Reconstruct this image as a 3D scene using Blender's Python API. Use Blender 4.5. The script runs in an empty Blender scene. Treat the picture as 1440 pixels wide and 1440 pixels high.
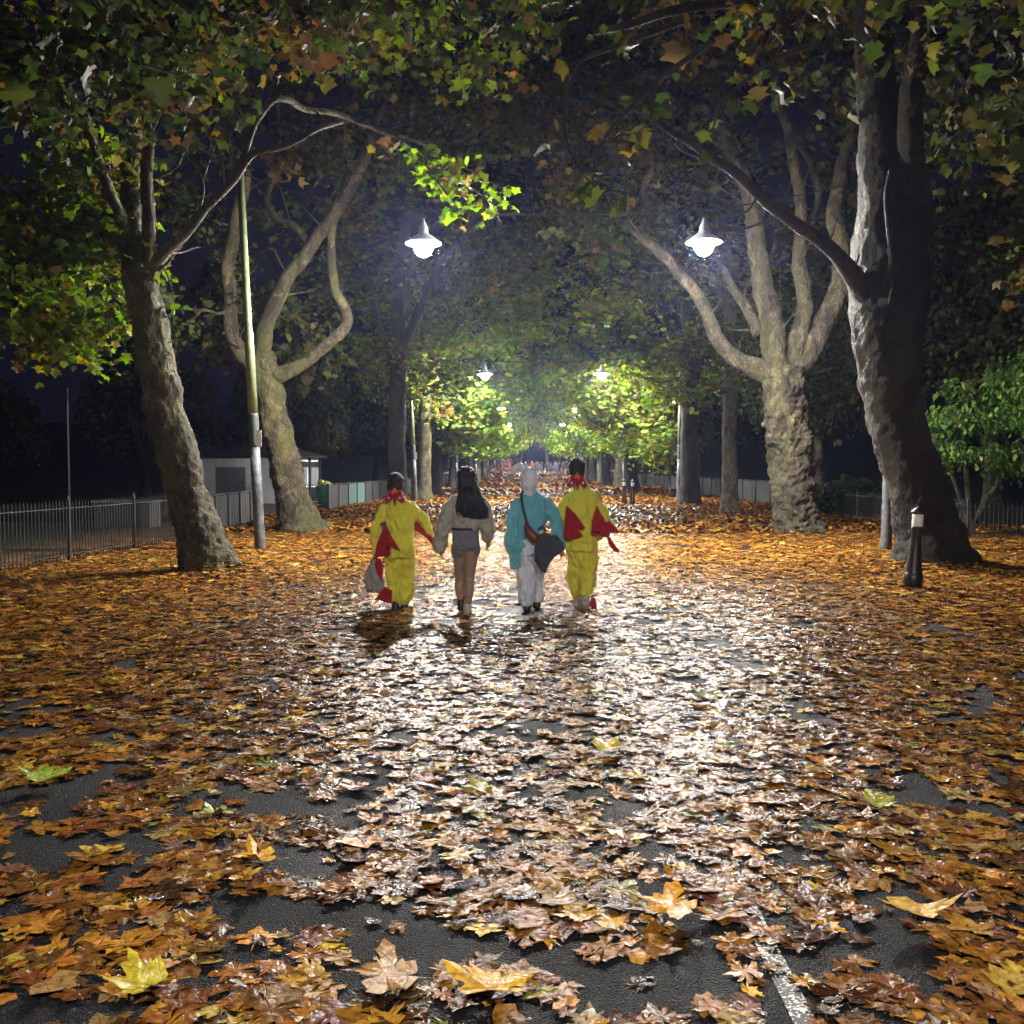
import bpy, bmesh, math, random
import numpy as np
from mathutils import Vector, Matrix, Euler, noise as mnoise

random.seed(7)
RNG = np.random.default_rng(7)
scene = bpy.context.scene
COL = scene.collection
R = math.radians

# ------------------------------------------------------------------ camera
CAM_Z = 1.6
cam_d = bpy.data.cameras.new('camera')
cam = bpy.data.objects.new('camera', cam_d)
COL.objects.link(cam)
cam.location = (0, 0, CAM_Z)
cam.rotation_euler = (R(90 - 2.54), 0, R(0.98))
cam_d.sensor_width = 36
cam_d.lens = 36 * 1400 / 1440
cam_d.clip_start = 0.05
cam_d.clip_end = 2000
scene.camera = cam
CAM_R = cam.rotation_euler.to_matrix()


def at(px, py, D):
    """the point of the place seen at a photo pixel, D metres ahead"""
    v = CAM_R @ Vector(((px - 720) / 1400, -(py - 720) / 1400, -1))
    t = D / v.y
    return Vector((v.x * t, D, CAM_Z + v.z * t))


def gz(y):
    """height of the ground: level, then rising gently at the far end"""
    s = max(0.0, y - 95.0)
    if s < 150:
        return 0.00024 * s * s
    return 0.00024 * 150 * 150 + (s - 150) * 0.072


gz_np = np.vectorize(gz)


# ------------------------------------------------------------------ small helpers
def link(o, parent=None):
    COL.objects.link(o)
    if parent is not None:
        o.parent = parent
    return o


def tag(o, label=None, cat=None, group=None, kind=None):
    if label: o['label'] = label
    if cat: o['category'] = cat
    if group: o['group'] = group
    if kind: o['kind'] = kind
    return o


def thing(name, label, cat, loc=(0, 0, 0), group=None, rz=0):
    o = bpy.data.objects.new(name, None)
    o.empty_display_size = 0.2
    o.location = loc
    o.rotation_euler = (0, 0, rz)
    link(o)
    return tag(o, label, cat, group)


def copy_tree(o, parent=None):
    c = o.copy()
    COL.objects.link(c)
    c.parent = parent
    for ch in list(o.children):
        copy_tree(ch, c)
    return c


def np_mesh(name, V, loops, starts, mat, parent=None, tint=None, uv=None, smooth=False):
    """mesh object from arrays: verts (n,3), flat loop vertex indices, loop starts"""
    me = bpy.data.meshes.new(name)
    V = np.ascontiguousarray(V, dtype=np.float32)
    loops = np.ascontiguousarray(loops, dtype=np.int32)
    starts = np.ascontiguousarray(starts, dtype=np.int32)
    me.vertices.add(len(V)); me.vertices.foreach_set('co', V.ravel())
    me.loops.add(len(loops)); me.loops.foreach_set('vertex_index', loops)
    me.polygons.add(len(starts)); me.polygons.foreach_set('loop_start', starts)
    me.update(calc_edges=True)
    if tint is not None:
        a = me.attributes.new('tint', 'FLOAT_COLOR', 'POINT')
        c = np.ones((len(V), 4), dtype=np.float32); c[:, :3] = tint
        a.data.foreach_set('color', c.ravel())
    if uv is not None:
        l = me.uv_layers.new(name='uv')
        l.data.foreach_set('uv', np.ascontiguousarray(uv[loops], dtype=np.float32).ravel())
    if smooth:
        me.polygons.foreach_set('use_smooth', np.ones(len(starts), dtype=bool))
    me.validate()
    me.materials.append(mat)
    return link(bpy.data.objects.new(name, me), parent)


class MB:
    """collects simple solids into one mesh"""
    def __init__(self):
        self.v = []; self.f = []

    def add(self, v, f):
        n = len(self.v)
        self.v += [tuple(p) for p in v]
        self.f += [tuple(i + n for i in q) for q in f]

    def box(self, x0, x1, y0, y1, z0, z1, M=None):
        v = [Vector((x, y, z)) for z in (z0, z1) for y in (y0, y1) for x in (x0, x1)]
        if M is not None: v = [M @ p for p in v]
        self.add(v, [(0, 2, 3, 1), (4, 5, 7, 6), (0, 1, 5, 4), (2, 6, 7, 3), (0, 4, 6, 2), (1, 3, 7, 5)])

    def tube(self, pts, rad, n=8, cap=True, bump=0.0, bfreq=3.0, seed=0.0):
        pts = [Vector(p) for p in pts]
        if not isinstance(rad, (list, tuple)): rad = [rad] * len(pts)
        u = None; rings = []; v = []
        for i, p in enumerate(pts):
            a = pts[max(i - 1, 0)]; b = pts[min(i + 1, len(pts) - 1)]
            t = (b - a)
            if t.length < 1e-6: t = Vector((0, 0, 1))
            t.normalize()
            if u is None:
                u = t.orthogonal().normalized()
            u = (u - t * u.dot(t))
            if u.length < 1e-6: u = t.orthogonal()
            u.normalize(); w = t.cross(u)
            for k in range(n):
                an = 2 * math.pi * k / n
                d = u * math.cos(an) + w * math.sin(an)
                r = rad[i]
                if bump:
                    q = (p + d * r) * bfreq + Vector((seed, seed * 1.7, -seed))
                    r *= 1 + bump * mnoise.noise(q) + bump * 0.55 * mnoise.noise(q * 2.7) - bump * 0.55 * abs(mnoise.noise(q * 4.6)) - bump * .38 * abs(mnoise.noise(q * 9.3)) + bump * .2
                v.append(p + d * r)
        f = []
        m = len(pts)
        for i in range(m - 1):
            for k in range(n):
                k2 = (k + 1) % n
                f.append((i * n + k, i * n + k2, (i + 1) * n + k2, (i + 1) * n + k))
        if cap:
            f.append(tuple(reversed(range(n)))); f.append(tuple(range((m - 1) * n, m * n)))
        self.add(v, f)

    def lathe(self, prof, n=24, c=(0, 0, 0), M=None):
        v = []; f = []
        for (r, z) in prof:
            for k in range(n):
                an = 2 * math.pi * k / n
                p = Vector((c[0] + r * math.cos(an), c[1] + r * math.sin(an), c[2] + z))
                v.append(M @ p if M is not None else p)
        for i in range(len(prof) - 1):
            for k in range(n):
                k2 = (k + 1) % n
                f.append((i * n + k, i * n + k2, (i + 1) * n + k2, (i + 1) * n + k))
        if prof[0][0] > 1e-4: f.append(tuple(reversed(range(n))))
        if prof[-1][0] > 1e-4: f.append(tuple(range((len(prof) - 1) * n, len(prof) * n)))
        self.add(v, f)

    def build(self, name, mat, parent=None, smooth=False, offset=None):
        me = bpy.data.meshes.new(name)
        v = self.v
        if offset is not None:
            o = Vector(offset); v = [tuple(Vector(p) - o) for p in v]
        me.from_pydata(v, [], self.f)
        me.update()
        if smooth: me.polygons.foreach_set('use_smooth', [True] * len(me.polygons))
        me.materials.append(mat)
        return link(bpy.data.objects.new(name, me), parent)


def catmull(pts, rad, step):
    pts = [Vector(p) for p in pts]
    P = [pts[0] * 2 - pts[1]] + pts + [pts[-1] * 2 - pts[-2]]
    op = []; orr = []
    for i in range(len(pts) - 1):
        n = max(1, int((pts[i + 1] - pts[i]).length / step))
        for k in range(n):
            t = k / n
            a, b, c, d = P[i:i + 4]
            op.append(0.5 * ((2 * b) + (c - a) * t + (2 * a - 5 * b + 4 * c - d) * t * t + (3 * b - a - 3 * c + d) * t ** 3))
            orr.append(rad[i] + (rad[i + 1] - rad[i]) * t)
    op.append(pts[-1]); orr.append(rad[-1])
    return op, orr


_lat = RNG.random((4, 256, 256))
def vnoise(x, y, k=0):
    L = _lat[k]
    xi = np.floor(x).astype(int); yi = np.floor(y).astype(int)
    fx = x - xi; fy = y - yi
    fx = fx * fx * (3 - 2 * fx); fy = fy * fy * (3 - 2 * fy)
    g = lambda a, b: L[a % 256, b % 256]
    return (g(xi, yi) * (1 - fx) + g(xi + 1, yi) * fx) * (1 - fy) + (g(xi, yi + 1) * (1 - fx) + g(xi + 1, yi + 1) * fx) * fy


# ------------------------------------------------------------------ materials
def new_mat(name):
    m = bpy.data.materials.new(name); m.use_nodes = True
    nt = m.node_tree
    return m, nt, nt.nodes['Principled BSDF'], nt.nodes['Material Output']


def node(nt, t, **kw):
    n = nt.nodes.new(t)
    for k, v in kw.items():
        if k in n.inputs: n.inputs[k].default_value = v
        else: setattr(n, k, v)
    return n


def ramp(nt, fac, stops):
    n = nt.nodes.new('ShaderNodeValToRGB')
    el = n.color_ramp.elements
    while len(el) < len(stops): el.new(0.5)
    for e, (p, c) in zip(el, stops):
        e.position = p; e.color = (*c, 1) if len(c) == 3 else c
    nt.links.new(fac, n.inputs['Fac'])
    return n.outputs['Color']


def plain(name, col, rough=0.6, metal=0.0, nscale=30.0, namp=0.18, bump=0.0, bscale=60.0, spec=0.5):
    m, nt, b, out = new_mat(name)
    tc = node(nt, 'ShaderNodeTexCoord')
    nz = node(nt, 'ShaderNodeTexNoise', Scale=nscale, Detail=4.0)
    nt.links.new(tc.outputs['Object'], nz.inputs['Vector'])
    lo = tuple(c * (1 - namp) for c in col); hi = tuple(min(1, c * (1 + namp)) for c in col)
    nt.links.new(ramp(nt, nz.outputs['Fac'], [(0.3, lo), (0.7, hi)]), b.inputs['Base Color'])
    b.inputs['Roughness'].default_value = rough
    b.inputs['Metallic'].default_value = metal
    b.inputs['Specular IOR Level'].default_value = spec
    if bump:
        n2 = node(nt, 'ShaderNodeTexNoise', Scale=bscale, Detail=3.0)
        nt.links.new(tc.outputs['Object'], n2.inputs['Vector'])
        bp = node(nt, 'ShaderNodeBump', Strength=1.0, Distance=bump)
        nt.links.new(n2.outputs['Fac'], bp.inputs['Height'])
        nt.links.new(bp.outputs['Normal'], b.inputs['Normal'])
    return m


def asphalt_mat():
    m, nt, b, out = new_mat('asphalt')
    tc = node(nt, 'ShaderNodeTexCoord')
    v = node(nt, 'ShaderNodeTexVoronoi', Scale=130.0)
    n1 = node(nt, 'ShaderNodeTexNoise', Scale=0.8, Detail=5.0)
    n2 = node(nt, 'ShaderNodeTexNoise', Scale=160.0, Detail=2.0)
    for n in (v, n1, n2): nt.links.new(tc.outputs['Object'], n.inputs['Vector'])
    c1 = ramp(nt, v.outputs['Color'], [(0.0, (0.004, 0.004, 0.005)), (0.8, (0.014, 0.014, 0.016)), (0.9, (0.03, 0.03, 0.03)), (1.0, (0.16, 0.16, 0.15))])
    c2 = ramp(nt, n1.outputs['Fac'], [(0.3, (0.6, 0.6, 0.62)), (0.7, (1.25, 1.2, 1.15))])
    mx = node(nt, 'ShaderNodeMixRGB', blend_type='MULTIPLY', Fac=1.0)
    nt.links.new(c1, mx.inputs[1]); nt.links.new(c2, mx.inputs[2])
    nt.links.new(mx.outputs[0], b.inputs['Base Color'])
    nt.links.new(ramp(nt, n1.outputs['Fac'], [(0.35, (0.5,) * 3), (0.65, (0.8,) * 3)]), b.inputs['Roughness'])
    b.inputs['Specular IOR Level'].default_value = 0.14
    ad = node(nt, 'ShaderNodeMath', operation='ADD')
    nt.links.new(v.outputs['Distance'], ad.inputs[0]); nt.links.new(n2.outputs['Fac'], ad.inputs[1])
    bp = node(nt, 'ShaderNodeBump', Strength=1.0, Distance=0.006)
    nt.links.new(ad.outputs[0], bp.inputs['Height']); nt.links.new(bp.outputs['Normal'], b.inputs['Normal'])
    return m


def line_mat():
    m, nt, b, out = new_mat('worn_white_paint')
    tc = node(nt, 'ShaderNodeTexCoord')
    n1 = node(nt, 'ShaderNodeTexNoise', Scale=95.0, Detail=3.0)
    n2 = node(nt, 'ShaderNodeTexNoise', Scale=14.0, Detail=3.0)
    for n in (n1, n2): nt.links.new(tc.outputs['Object'], n.inputs['Vector'])
    ad = node(nt, 'ShaderNodeMath', operation='MULTIPLY_ADD'); ad.inputs[1].default_value = 0.5
    nt.links.new(n2.outputs['Fac'], ad.inputs[0]); nt.links.new(n1.outputs['Fac'], ad.inputs[2])
    nt.links.new(ramp(nt, ad.outputs[0], [(0.785, (0.02, 0.02, 0.022)), (0.81, (0.72, 0.70, 0.62))]), b.inputs['Base Color'])
    b.inputs['Roughness'].default_value = 0.5
    return m


def litter_mat():
    """soil matted with rotting leaves, and thin grass away from the avenue"""
    m, nt, b, out = new_mat('leaf_litter_soil')
    tc = node(nt, 'ShaderNodeTexCoord')
    v = node(nt, 'ShaderNodeTexVoronoi', Scale=9.0)
    n1 = node(nt, 'ShaderNodeTexNoise', Scale=1.4, Detail=6.0)
    for n in (v, n1): nt.links.new(tc.outputs['Object'], n.inputs['Vector'])
    leafc = ramp(nt, v.outputs['Color'], [(0.0, (0.03, 0.014, 0.006)), (0.4, (0.13, 0.055, 0.015)), (0.75, (0.26, 0.12, 0.03)), (1.0, (0.36, 0.22, 0.06))])
    soil = ramp(nt, n1.outputs['Fac'], [(0.3, (0.02, 0.014, 0.008)), (0.7, (0.05, 0.035, 0.02))])
    grass = ramp(nt, n1.outputs['Fac'], [(0.3, (0.005, 0.009, 0.003)), (0.7, (0.012, 0.018, 0.005))])
    mx = node(nt, 'ShaderNodeMixRGB')
    nt.links.new(ramp(nt, n1.outputs['Fac'], [(0.38, (0, 0, 0)), (0.55, (1, 1, 1))]), mx.inputs[0])
    nt.links.new(soil, mx.inputs[1]); nt.links.new(leafc, mx.inputs[2])
    sep = node(nt, 'ShaderNodeSeparateXYZ'); nt.links.new(tc.outputs['Object'], sep.inputs[0])
    off = node(nt, 'ShaderNodeMath', operation='ADD'); off.inputs[1].default_value = -1.0
    nt.links.new(sep.outputs['X'], off.inputs[0])
    ab = node(nt, 'ShaderNodeMath', operation='ABSOLUTE'); nt.links.new(off.outputs[0], ab.inputs[0])
    sc = node(nt, 'ShaderNodeMath', operation='MULTIPLY'); sc.inputs[1].default_value = 0.05
    nt.links.new(ab.outputs[0], sc.inputs[0])
    mg = node(nt, 'ShaderNodeMixRGB')
    nt.links.new(ramp(nt, sc.outputs[0], [(0.48, (0, 0, 0)), (0.6, (1, 1, 1))]), mg.inputs[0])
    nt.links.new(mx.outputs[0], mg.inputs[1]); nt.links.new(grass, mg.inputs[2])
    nt.links.new(mg.outputs[0], b.inputs['Base Color'])
    b.inputs['Roughness'].default_value = 0.6
    bp = node(nt, 'ShaderNodeBump', Strength=1.0, Distance=0.03)
    nt.links.new(v.outputs['Distance'], bp.inputs['Height']); nt.links.new(bp.outputs['Normal'], b.inputs['Normal'])
    return m


def ground_leaf_mat():
    m, nt, b, out = new_mat('wet_fallen_leaf')
    at_ = node(nt, 'ShaderNodeAttribute', attribute_name='tint')
    uv = node(nt, 'ShaderNodeUVMap')
    sep = node(nt, 'ShaderNodeSeparateXYZ'); nt.links.new(uv.outputs[0], sep.inputs[0])
    tc = node(nt, 'ShaderNodeTexCoord')
    n1 = node(nt, 'ShaderNodeTexNoise', Scale=38.0, Detail=5.0)
    nt.links.new(tc.outputs['Object'], n1.inputs['Vector'])
    # veins: midrib plus ribs fanning from the stalk, by angle round the leaf base
    at2 = node(nt, 'ShaderNodeMath', operation='ARCTAN2')
    ya = node(nt, 'ShaderNodeMath', operation='ADD'); ya.inputs[1].default_value = 0.02
    nt.links.new(sep.outputs['Y'], ya.inputs[0])
    nt.links.new(sep.outputs['X'], at2.inputs[0]); nt.links.new(ya.outputs[0], at2.inputs[1])
    ml = node(nt, 'ShaderNodeMath', operation='MULTIPLY'); ml.inputs[1].default_value = 1.0 / 0.72
    nt.links.new(at2.outputs[0], ml.inputs[0])
    rd = node(nt, 'ShaderNodeMath', operation='ROUND'); nt.links.new(ml.outputs[0], rd.inputs[0])
    df = node(nt, 'ShaderNodeMath', operation='SUBTRACT'); nt.links.new(ml.outputs[0], df.inputs[0]); nt.links.new(rd.outputs[0], df.inputs[1])
    ab = node(nt, 'ShaderNodeMath', operation='ABSOLUTE'); nt.links.new(df.outputs[0], ab.inputs[0])
    vein = ramp(nt, ab.outputs[0], [(0.02, (0.62, 0.58, 0.5)), (0.06, (1, 1, 1))])
    mott = ramp(nt, n1.outputs['Fac'], [(0.25, (0.45, 0.38, 0.33)), (0.5, (0.95, 0.9, 0.85)), (0.75, (1.3, 1.3, 1.25))])
    m1 = node(nt, 'ShaderNodeMixRGB', blend_type='MULTIPLY', Fac=1.0)
    nt.links.new(at_.outputs['Color'], m1.inputs[1]); nt.links.new(mott, m1.inputs[2])
    m2 = node(nt, 'ShaderNodeMixRGB', blend_type='MULTIPLY', Fac=0.8)
    nt.links.new(m1.outputs[0], m2.inputs[1]); nt.links.new(vein, m2.inputs[2])
    nt.links.new(m2.outputs[0], b.inputs['Base Color'])
    nt.links.new(ramp(nt, n1.outputs['Fac'], [(0.3, (0.16,) * 3), (0.7, (0.42,) * 3)]), b.inputs['Roughness'])
    b.inputs['Specular IOR Level'].default_value = 0.10
    ad = node(nt, 'ShaderNodeMath', operation='MULTIPLY_ADD'); ad.inputs[1].default_value = 0.25
    nt.links.new(vein, ad.inputs[0]); nt.links.new(n1.outputs['Fac'], ad.inputs[2])
    bp = node(nt, 'ShaderNodeBump', Strength=0.7, Distance=0.010)
    nt.links.new(ad.outputs[0], bp.inputs['Height']); nt.links.new(bp.outputs['Normal'], b.inputs['Normal'])
    return m


def tree_leaf_mat():
    m, nt, b, out = new_mat('tree_leaf')
    at_ = node(nt, 'ShaderNodeAttribute', attribute_name='tint')
    nt.links.new(at_.outputs['Color'], b.inputs['Base Color'])
    b.inputs['Roughness'].default_value = 0.6
    b.inputs['Specular IOR Level'].default_value = 0.18
    tr = node(nt, 'ShaderNodeBsdfTranslucent')
    hs = node(nt, 'ShaderNodeHueSaturation', Saturation=1.15, Value=1.5)
    nt.links.new(at_.outputs['Color'], hs.inputs['Color']); nt.links.new(hs.outputs[0], tr.inputs['Color'])
    mx = node(nt, 'ShaderNodeMixShader', Fac=0.4)
    nt.links.new(b.outputs[0], mx.inputs[1]); nt.links.new(tr.outputs[0], mx.inputs[2])
    nt.links.new(mx.outputs[0], out.inputs['Surface'])
    return m


def bark_mat(name, dark, mid, pale, moss=0.0, depth=0.06):
    m, nt, b, out = new_mat(name)
    tc = node(nt, 'ShaderNodeTexCoord')
    mp = node(nt, 'ShaderNodeMapping'); mp.inputs['Scale'].default_value = (1, 1, 0.55)
    nt.links.new(tc.outputs['Object'], mp.inputs[0])
    n1 = node(nt, 'ShaderNodeTexNoise', Scale=7.0, Detail=10.0, Roughness=0.72, Distortion=0.9)
    n2 = node(nt, 'ShaderNodeTexNoise', Scale=15.0, Detail=6.0, Roughness=0.6, Distortion=1.2)
    n3 = node(nt, 'ShaderNodeTexNoise', Scale=1.6, Detail=5.0)
    for n in (n1, n2, n3): nt.links.new(mp.outputs[0], n.inputs['Vector'])
    sb = node(nt, 'ShaderNodeMath', operation='SUBTRACT'); sb.inputs[1].default_value = 0.5
    ab = node(nt, 'ShaderNodeMath', operation='ABSOLUTE')
    nt.links.new(n2.outputs['Fac'], sb.inputs[0]); nt.links.new(sb.outputs[0], ab.inputs[0])
    ad = node(nt, 'ShaderNodeMath', operation='MULTIPLY_ADD'); ad.inputs[1].default_value = 1.1
    nt.links.new(ab.outputs[0], ad.inputs[0]); nt.links.new(n1.outputs['Fac'], ad.inputs[2])
    c = ramp(nt, ad.outputs[0], [(0.42, dark), (0.60, mid), (0.82, pale)])  # colour follows bump height: shade painted into the bark crevices
    vf = node(nt, 'ShaderNodeTexVoronoi', Scale=4.5)
    wp_ = node(nt, 'ShaderNodeMixRGB', Fac=0.12); nt.links.new(mp.outputs[0], wp_.inputs[1]); nt.links.new(n2.outputs['Color'], wp_.inputs[2])
    nt.links.new(wp_.outputs[0], vf.inputs['Vector'])
    fl = node(nt, 'ShaderNodeMixRGB', blend_type='MULTIPLY', Fac=1.0)
    nt.links.new(c, fl.inputs[1]); nt.links.new(ramp(nt, vf.outputs['Color'], [(0.25, (0.48, 0.43, 0.40)), (0.31, (1, 1, 1)), (0.72, (1, 1, 1)), (0.77, (1.75, 1.72, 1.5))]), fl.inputs[2])
    c = fl.outputs[0]
    if moss:
        mm = node(nt, 'ShaderNodeMixRGB'); mm.inputs[2].default_value = (0.12, 0.14, 0.02, 1)
        ml = node(nt, 'ShaderNodeMath', operation='MULTIPLY'); ml.inputs[1].default_value = moss
        nt.links.new(ramp(nt, n3.outputs['Fac'], [(0.42, (0, 0, 0)), (0.62, (1, 1, 1))]), ml.inputs[0])
        nt.links.new(ml.outputs[0], mm.inputs[0]); nt.links.new(c, mm.inputs[1])
        c = mm.outputs[0]
    nt.links.new(c, b.inputs['Base Color'])
    b.inputs['Roughness'].default_value = 0.8
    bp = node(nt, 'ShaderNodeBump', Strength=1.0, Distance=depth * 1.8)
    nt.links.new(ad.outputs[0], bp.inputs['Height']); nt.links.new(bp.outputs['Normal'], b.inputs['Normal'])
    return m


def emit_mat(name, col, strength):
    m = bpy.data.materials.new(name); m.use_nodes = True
    nt = m.node_tree; nt.nodes.clear()
    o = node(nt, 'ShaderNodeOutputMaterial'); e = node(nt, 'ShaderNodeEmission')
    e.inputs['Color'].default_value = (*col, 1); e.inputs['Strength'].default_value = strength
    nt.links.new(e.outputs[0], o.inputs['Surface'])
    return m


M_ASPH = asphalt_mat(); M_LINE = line_mat(); M_LITTER = litter_mat()
M_GLEAF = ground_leaf_mat(); M_TLEAF = tree_leaf_mat()
M_BARK = bark_mat('plane_bark', (0.016, 0.012, 0.008), (0.085, 0.064, 0.036), (0.20, 0.17, 0.10), 0.35, 0.07)
M_BARKD = bark_mat('dark_bark', (0.010, 0.008, 0.006), (0.024, 0.017, 0.013), (0.044, 0.033, 0.025), 0.12, 0.07)
M_BARKP = bark_mat('pale_bark', (0.02, 0.016, 0.012), (0.095, 0.076, 0.05), (0.24, 0.21, 0.14), 0.2, 0.07)
LAMP_L = 4300.0
M_LAMP = emit_mat('lamp_glass', (1.0, 0.97, 0.90), LAMP_L)
M_LAMPD = emit_mat('dim_lamp_glass', (1.0, 0.96, 0.90), LAMP_L * 0.34)
M_SHADE = plain('white_enamel', (0.55, 0.55, 0.55), 0.4)
M_BLACK = plain('black_iron', (0.012, 0.012, 0.013), 0.35, 0.0, 40, 0.3, 0.002)
M_RAIL = plain('painted_railing', (0.012, 0.012, 0.014), 0.55, 0.0, 40, 0.3)
M_WHITE = plain('white_band', (0.75, 0.76, 0.78), 0.4)
M_PGREEN = plain('green_pole_paint', (0.13, 0.155, 0.075), 0.5, 0, 8, 0.25)
M_PGREY = plain('peeling_grey_paint', (0.07, 0.075, 0.08), 0.6, 0, 9, 0.65)
M_PDARK = plain('dark_pole_band', (0.035, 0.05, 0.045), 0.6, 0, 14, 0.5)
M_CLOTHP = plain('notice_plate', (0.8, 0.8, 0.78), 0.5)

# ------------------------------------------------------------------ world
w = bpy.data.worlds.new('World'); scene.world = w; w.use_nodes = True
nt = w.node_tree; nt.nodes.clear()
wo = node(nt, 'ShaderNodeOutputWorld'); bg = node(nt, 'ShaderNodeBackground')
sky = node(nt, 'ShaderNodeTexSky', sky_type='NISHITA')
sky.sun_disc = False; sky.sun_elevation = R(-4.0); sky.sun_rotation = R(200)
tc = node(nt, 'ShaderNodeTexCoord')
cn = node(nt, 'ShaderNodeTexNoise', Scale=3.0, Detail=6.0, Roughness=0.6)
nt.links.new(tc.outputs['Generated'], cn.inputs['Vector'])
cl = ramp(nt, cn.outputs['Fac'], [(0.40, (0.03, 0.038, 0.14)), (0.66, (0.20, 0.18, 0.42))])
mxs = node(nt, 'ShaderNodeMixRGB', blend_type='ADD', Fac=1.0)
nt.links.new(sky.outputs[0], mxs.inputs[1]); nt.links.new(cl, mxs.inputs[2])
nt.links.new(mxs.outputs[0], bg.inputs['Color'])
bg.inputs['Strength'].default_value = 0.03
nt.links.new(bg.outputs[0], wo.inputs['Surface'])

# ------------------------------------------------------------------ leaves
HALF_HI = [(0, 0), (.16, -.10), (.34, -.09), (.58, -.02), (.46, .08), (.50, .16), (.36, .20), (.56, .30), (.66, .30), (.80, .50),
           (.62, .52), (.56, .60), (.42, .58), (.28, .52), (.30, .66), (.22, .74), (.18, .72), (0, 1.0)]
HALF_MID = [(0, 0), (.2, -.1), (.6, 0), (.38, .2), (.8, .5), (.3, .52), (.22, .74), (0, 1.0)]
HALF_LOW = [(0, 0), (.58, .04), (.78, .5), (.28, .56), (0, 1.0)]


def leaf_template(half, curl=0.0, fold=0.0, seed=0, jit=0.0, stem=True, wave=0.0):
    rs = np.random.default_rng(seed)
    pts = list(half) + [(-x, y) for (x, y) in reversed(half[1:-1])]
    V = np.array([(0.0, 0.34)] + pts)
    V[1:] += rs.normal(0, jit, V[1:].shape) if jit else 0
    x, y = V[:, 0], V[:, 1]
    r = np.hypot(x, y - .34)
    z = curl * r ** 2 + fold * np.abs(x) + wave * r * np.sin(3 * np.arctan2(y - .34, x) + seed)
    if jit: z = z + rs.normal(0, jit * .7, len(z)) * r
    n = len(pts)
    F = [(0, 1 + i, 1 + (i + 1) % n) for i in range(n)]
    uv = V.copy()
    V3 = np.column_stack([x, y, z])
    if stem:
        k = len(V3)
        V3 = np.vstack([V3, [(-.012, 0.0, .0), (.012, 0.0, .0), (.05, -.45, .02), (.03, -.46, .02)]])
        uv = np.vstack([uv, [(0, .01)] * 4])
        F += [(k, k + 3, k + 2), (k, k + 2, k + 1)]
    return V3, np.array(F), uv


HALF_TREE = [(0, 0), (.2, -.1), (.56, -.02), (.47, .2), (.8, .46), (.45, .56), (.26, .72), (0, 1.0)]
DIAMOND = (np.array([(0, 0, 0), (.42, .45, .08), (0, 1, -.05), (-.42, .45, .08)]), np.array([(0, 1, 2), (0, 2, 3)]), np.zeros((4, 2)))


def scatter(templates, pos, Rm, size, tint):
    """templates chosen in turn; returns stacked V,F,tint,uv"""
    Vs = []; Fs = []; Ts = []; Us = []; base = 0
    K = len(templates)
    for k, (tv, tf, tu) in enumerate(templates):
        s = slice(k, None, K)
        P = pos[s]; M = Rm[s]; S = size[s]; C = tint[s]
        n = len(P)
        if n == 0: continue
        W = np.einsum('nij,vj->nvi', M, tv) * S[:, None, None] + P[:, None, :]
        Vs.append(W.reshape(-1, 3))
        Fs.append((tf[None] + (np.arange(n) * len(tv))[:, None, None]).reshape(-1, 3) + base)
        Ts.append(np.repeat(C, len(tv), axis=0)); Us.append(np.tile(tu, (n, 1)))
        base += n * len(tv)
    return np.vstack(Vs), np.vstack(Fs), np.vstack(Ts), np.vstack(Us)


def rot_zxz(yaw, pitch, roll):
    """leaf frames: yaw about z, pitch about its x axis, roll about its own y"""
    cy, sy, cp, sp, cr, sr = np.cos(yaw), np.sin(yaw), np.cos(pitch), np.sin(pitch), np.cos(roll), np.sin(roll)
    O = np.zeros_like(cy); I = np.ones_like(cy)
    Z = np.stack([np.stack([cy, -sy, O], -1), np.stack([sy, cy, O], -1), np.stack([O, O, I], -1)], -2)
    X = np.stack([np.stack([I, O, O], -1), np.stack([O, cp, -sp], -1), np.stack([O, sp, cp], -1)], -2)
    Y = np.stack([np.stack([cr, O, sr], -1), np.stack([O, I, O], -1), np.stack([-sr, O, cr], -1)], -2)
    return Z @ X @ Y


def pick(pal, wts, n, jitter=0.2):
    pal = np.array(pal); wts = np.array(wts, float); wts /= wts.sum()
    c = pal[RNG.choice(len(pal), n, p=wts)]
    return c * RNG.lognormal(0, jitter, (n, 1)) * RNG.lognormal(0, jitter * .3, (n, 3))


GROUND_PAL = [(.155, .062, .015), (.27, .115, .018), (.41, .20, .028), (.062, .027, .012), (.48, .31, .045), (.18, .21, .035), (.16, .07, .042), (.31, .20, .085)]
GROUND_W = [26, 32, 20, 13, 5, 1.0, 6, 7]

# ------------------------------------------------------------------ ground, road, paths
def sheet(name, x0, x1, y0, y1, z, mat, nx, ny, wob=0.0):
    xs = np.linspace(x0, x1, nx + 1); ys = np.linspace(y0, y1, ny + 1)
    X, Y = np.meshgrid(xs, ys)
    if wob:
        X = X.copy()
        X[:, 0] += wob * (vnoise(Y[:, 0] * .6, Y[:, 0] * 0 + 3.3, 2) - .5)
        X[:, -1] += wob * (vnoise(Y[:, -1] * .6, Y[:, -1] * 0 + 9.3, 2) - .5)
    Z = gz_np(Y) + z
    V = np.column_stack([X.ravel(), Y.ravel(), Z.ravel()])
    i = np.arange(ny)[:, None] * (nx + 1) + np.arange(nx)[None]
    F = np.stack([i, i + 1, i + nx + 2, i + nx + 1], -1).reshape(-1, 4)
    o = np_mesh(name, V, F.ravel(), np.arange(len(F)) * 4, mat)
    o['kind'] = 'structure'
    return o


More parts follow.
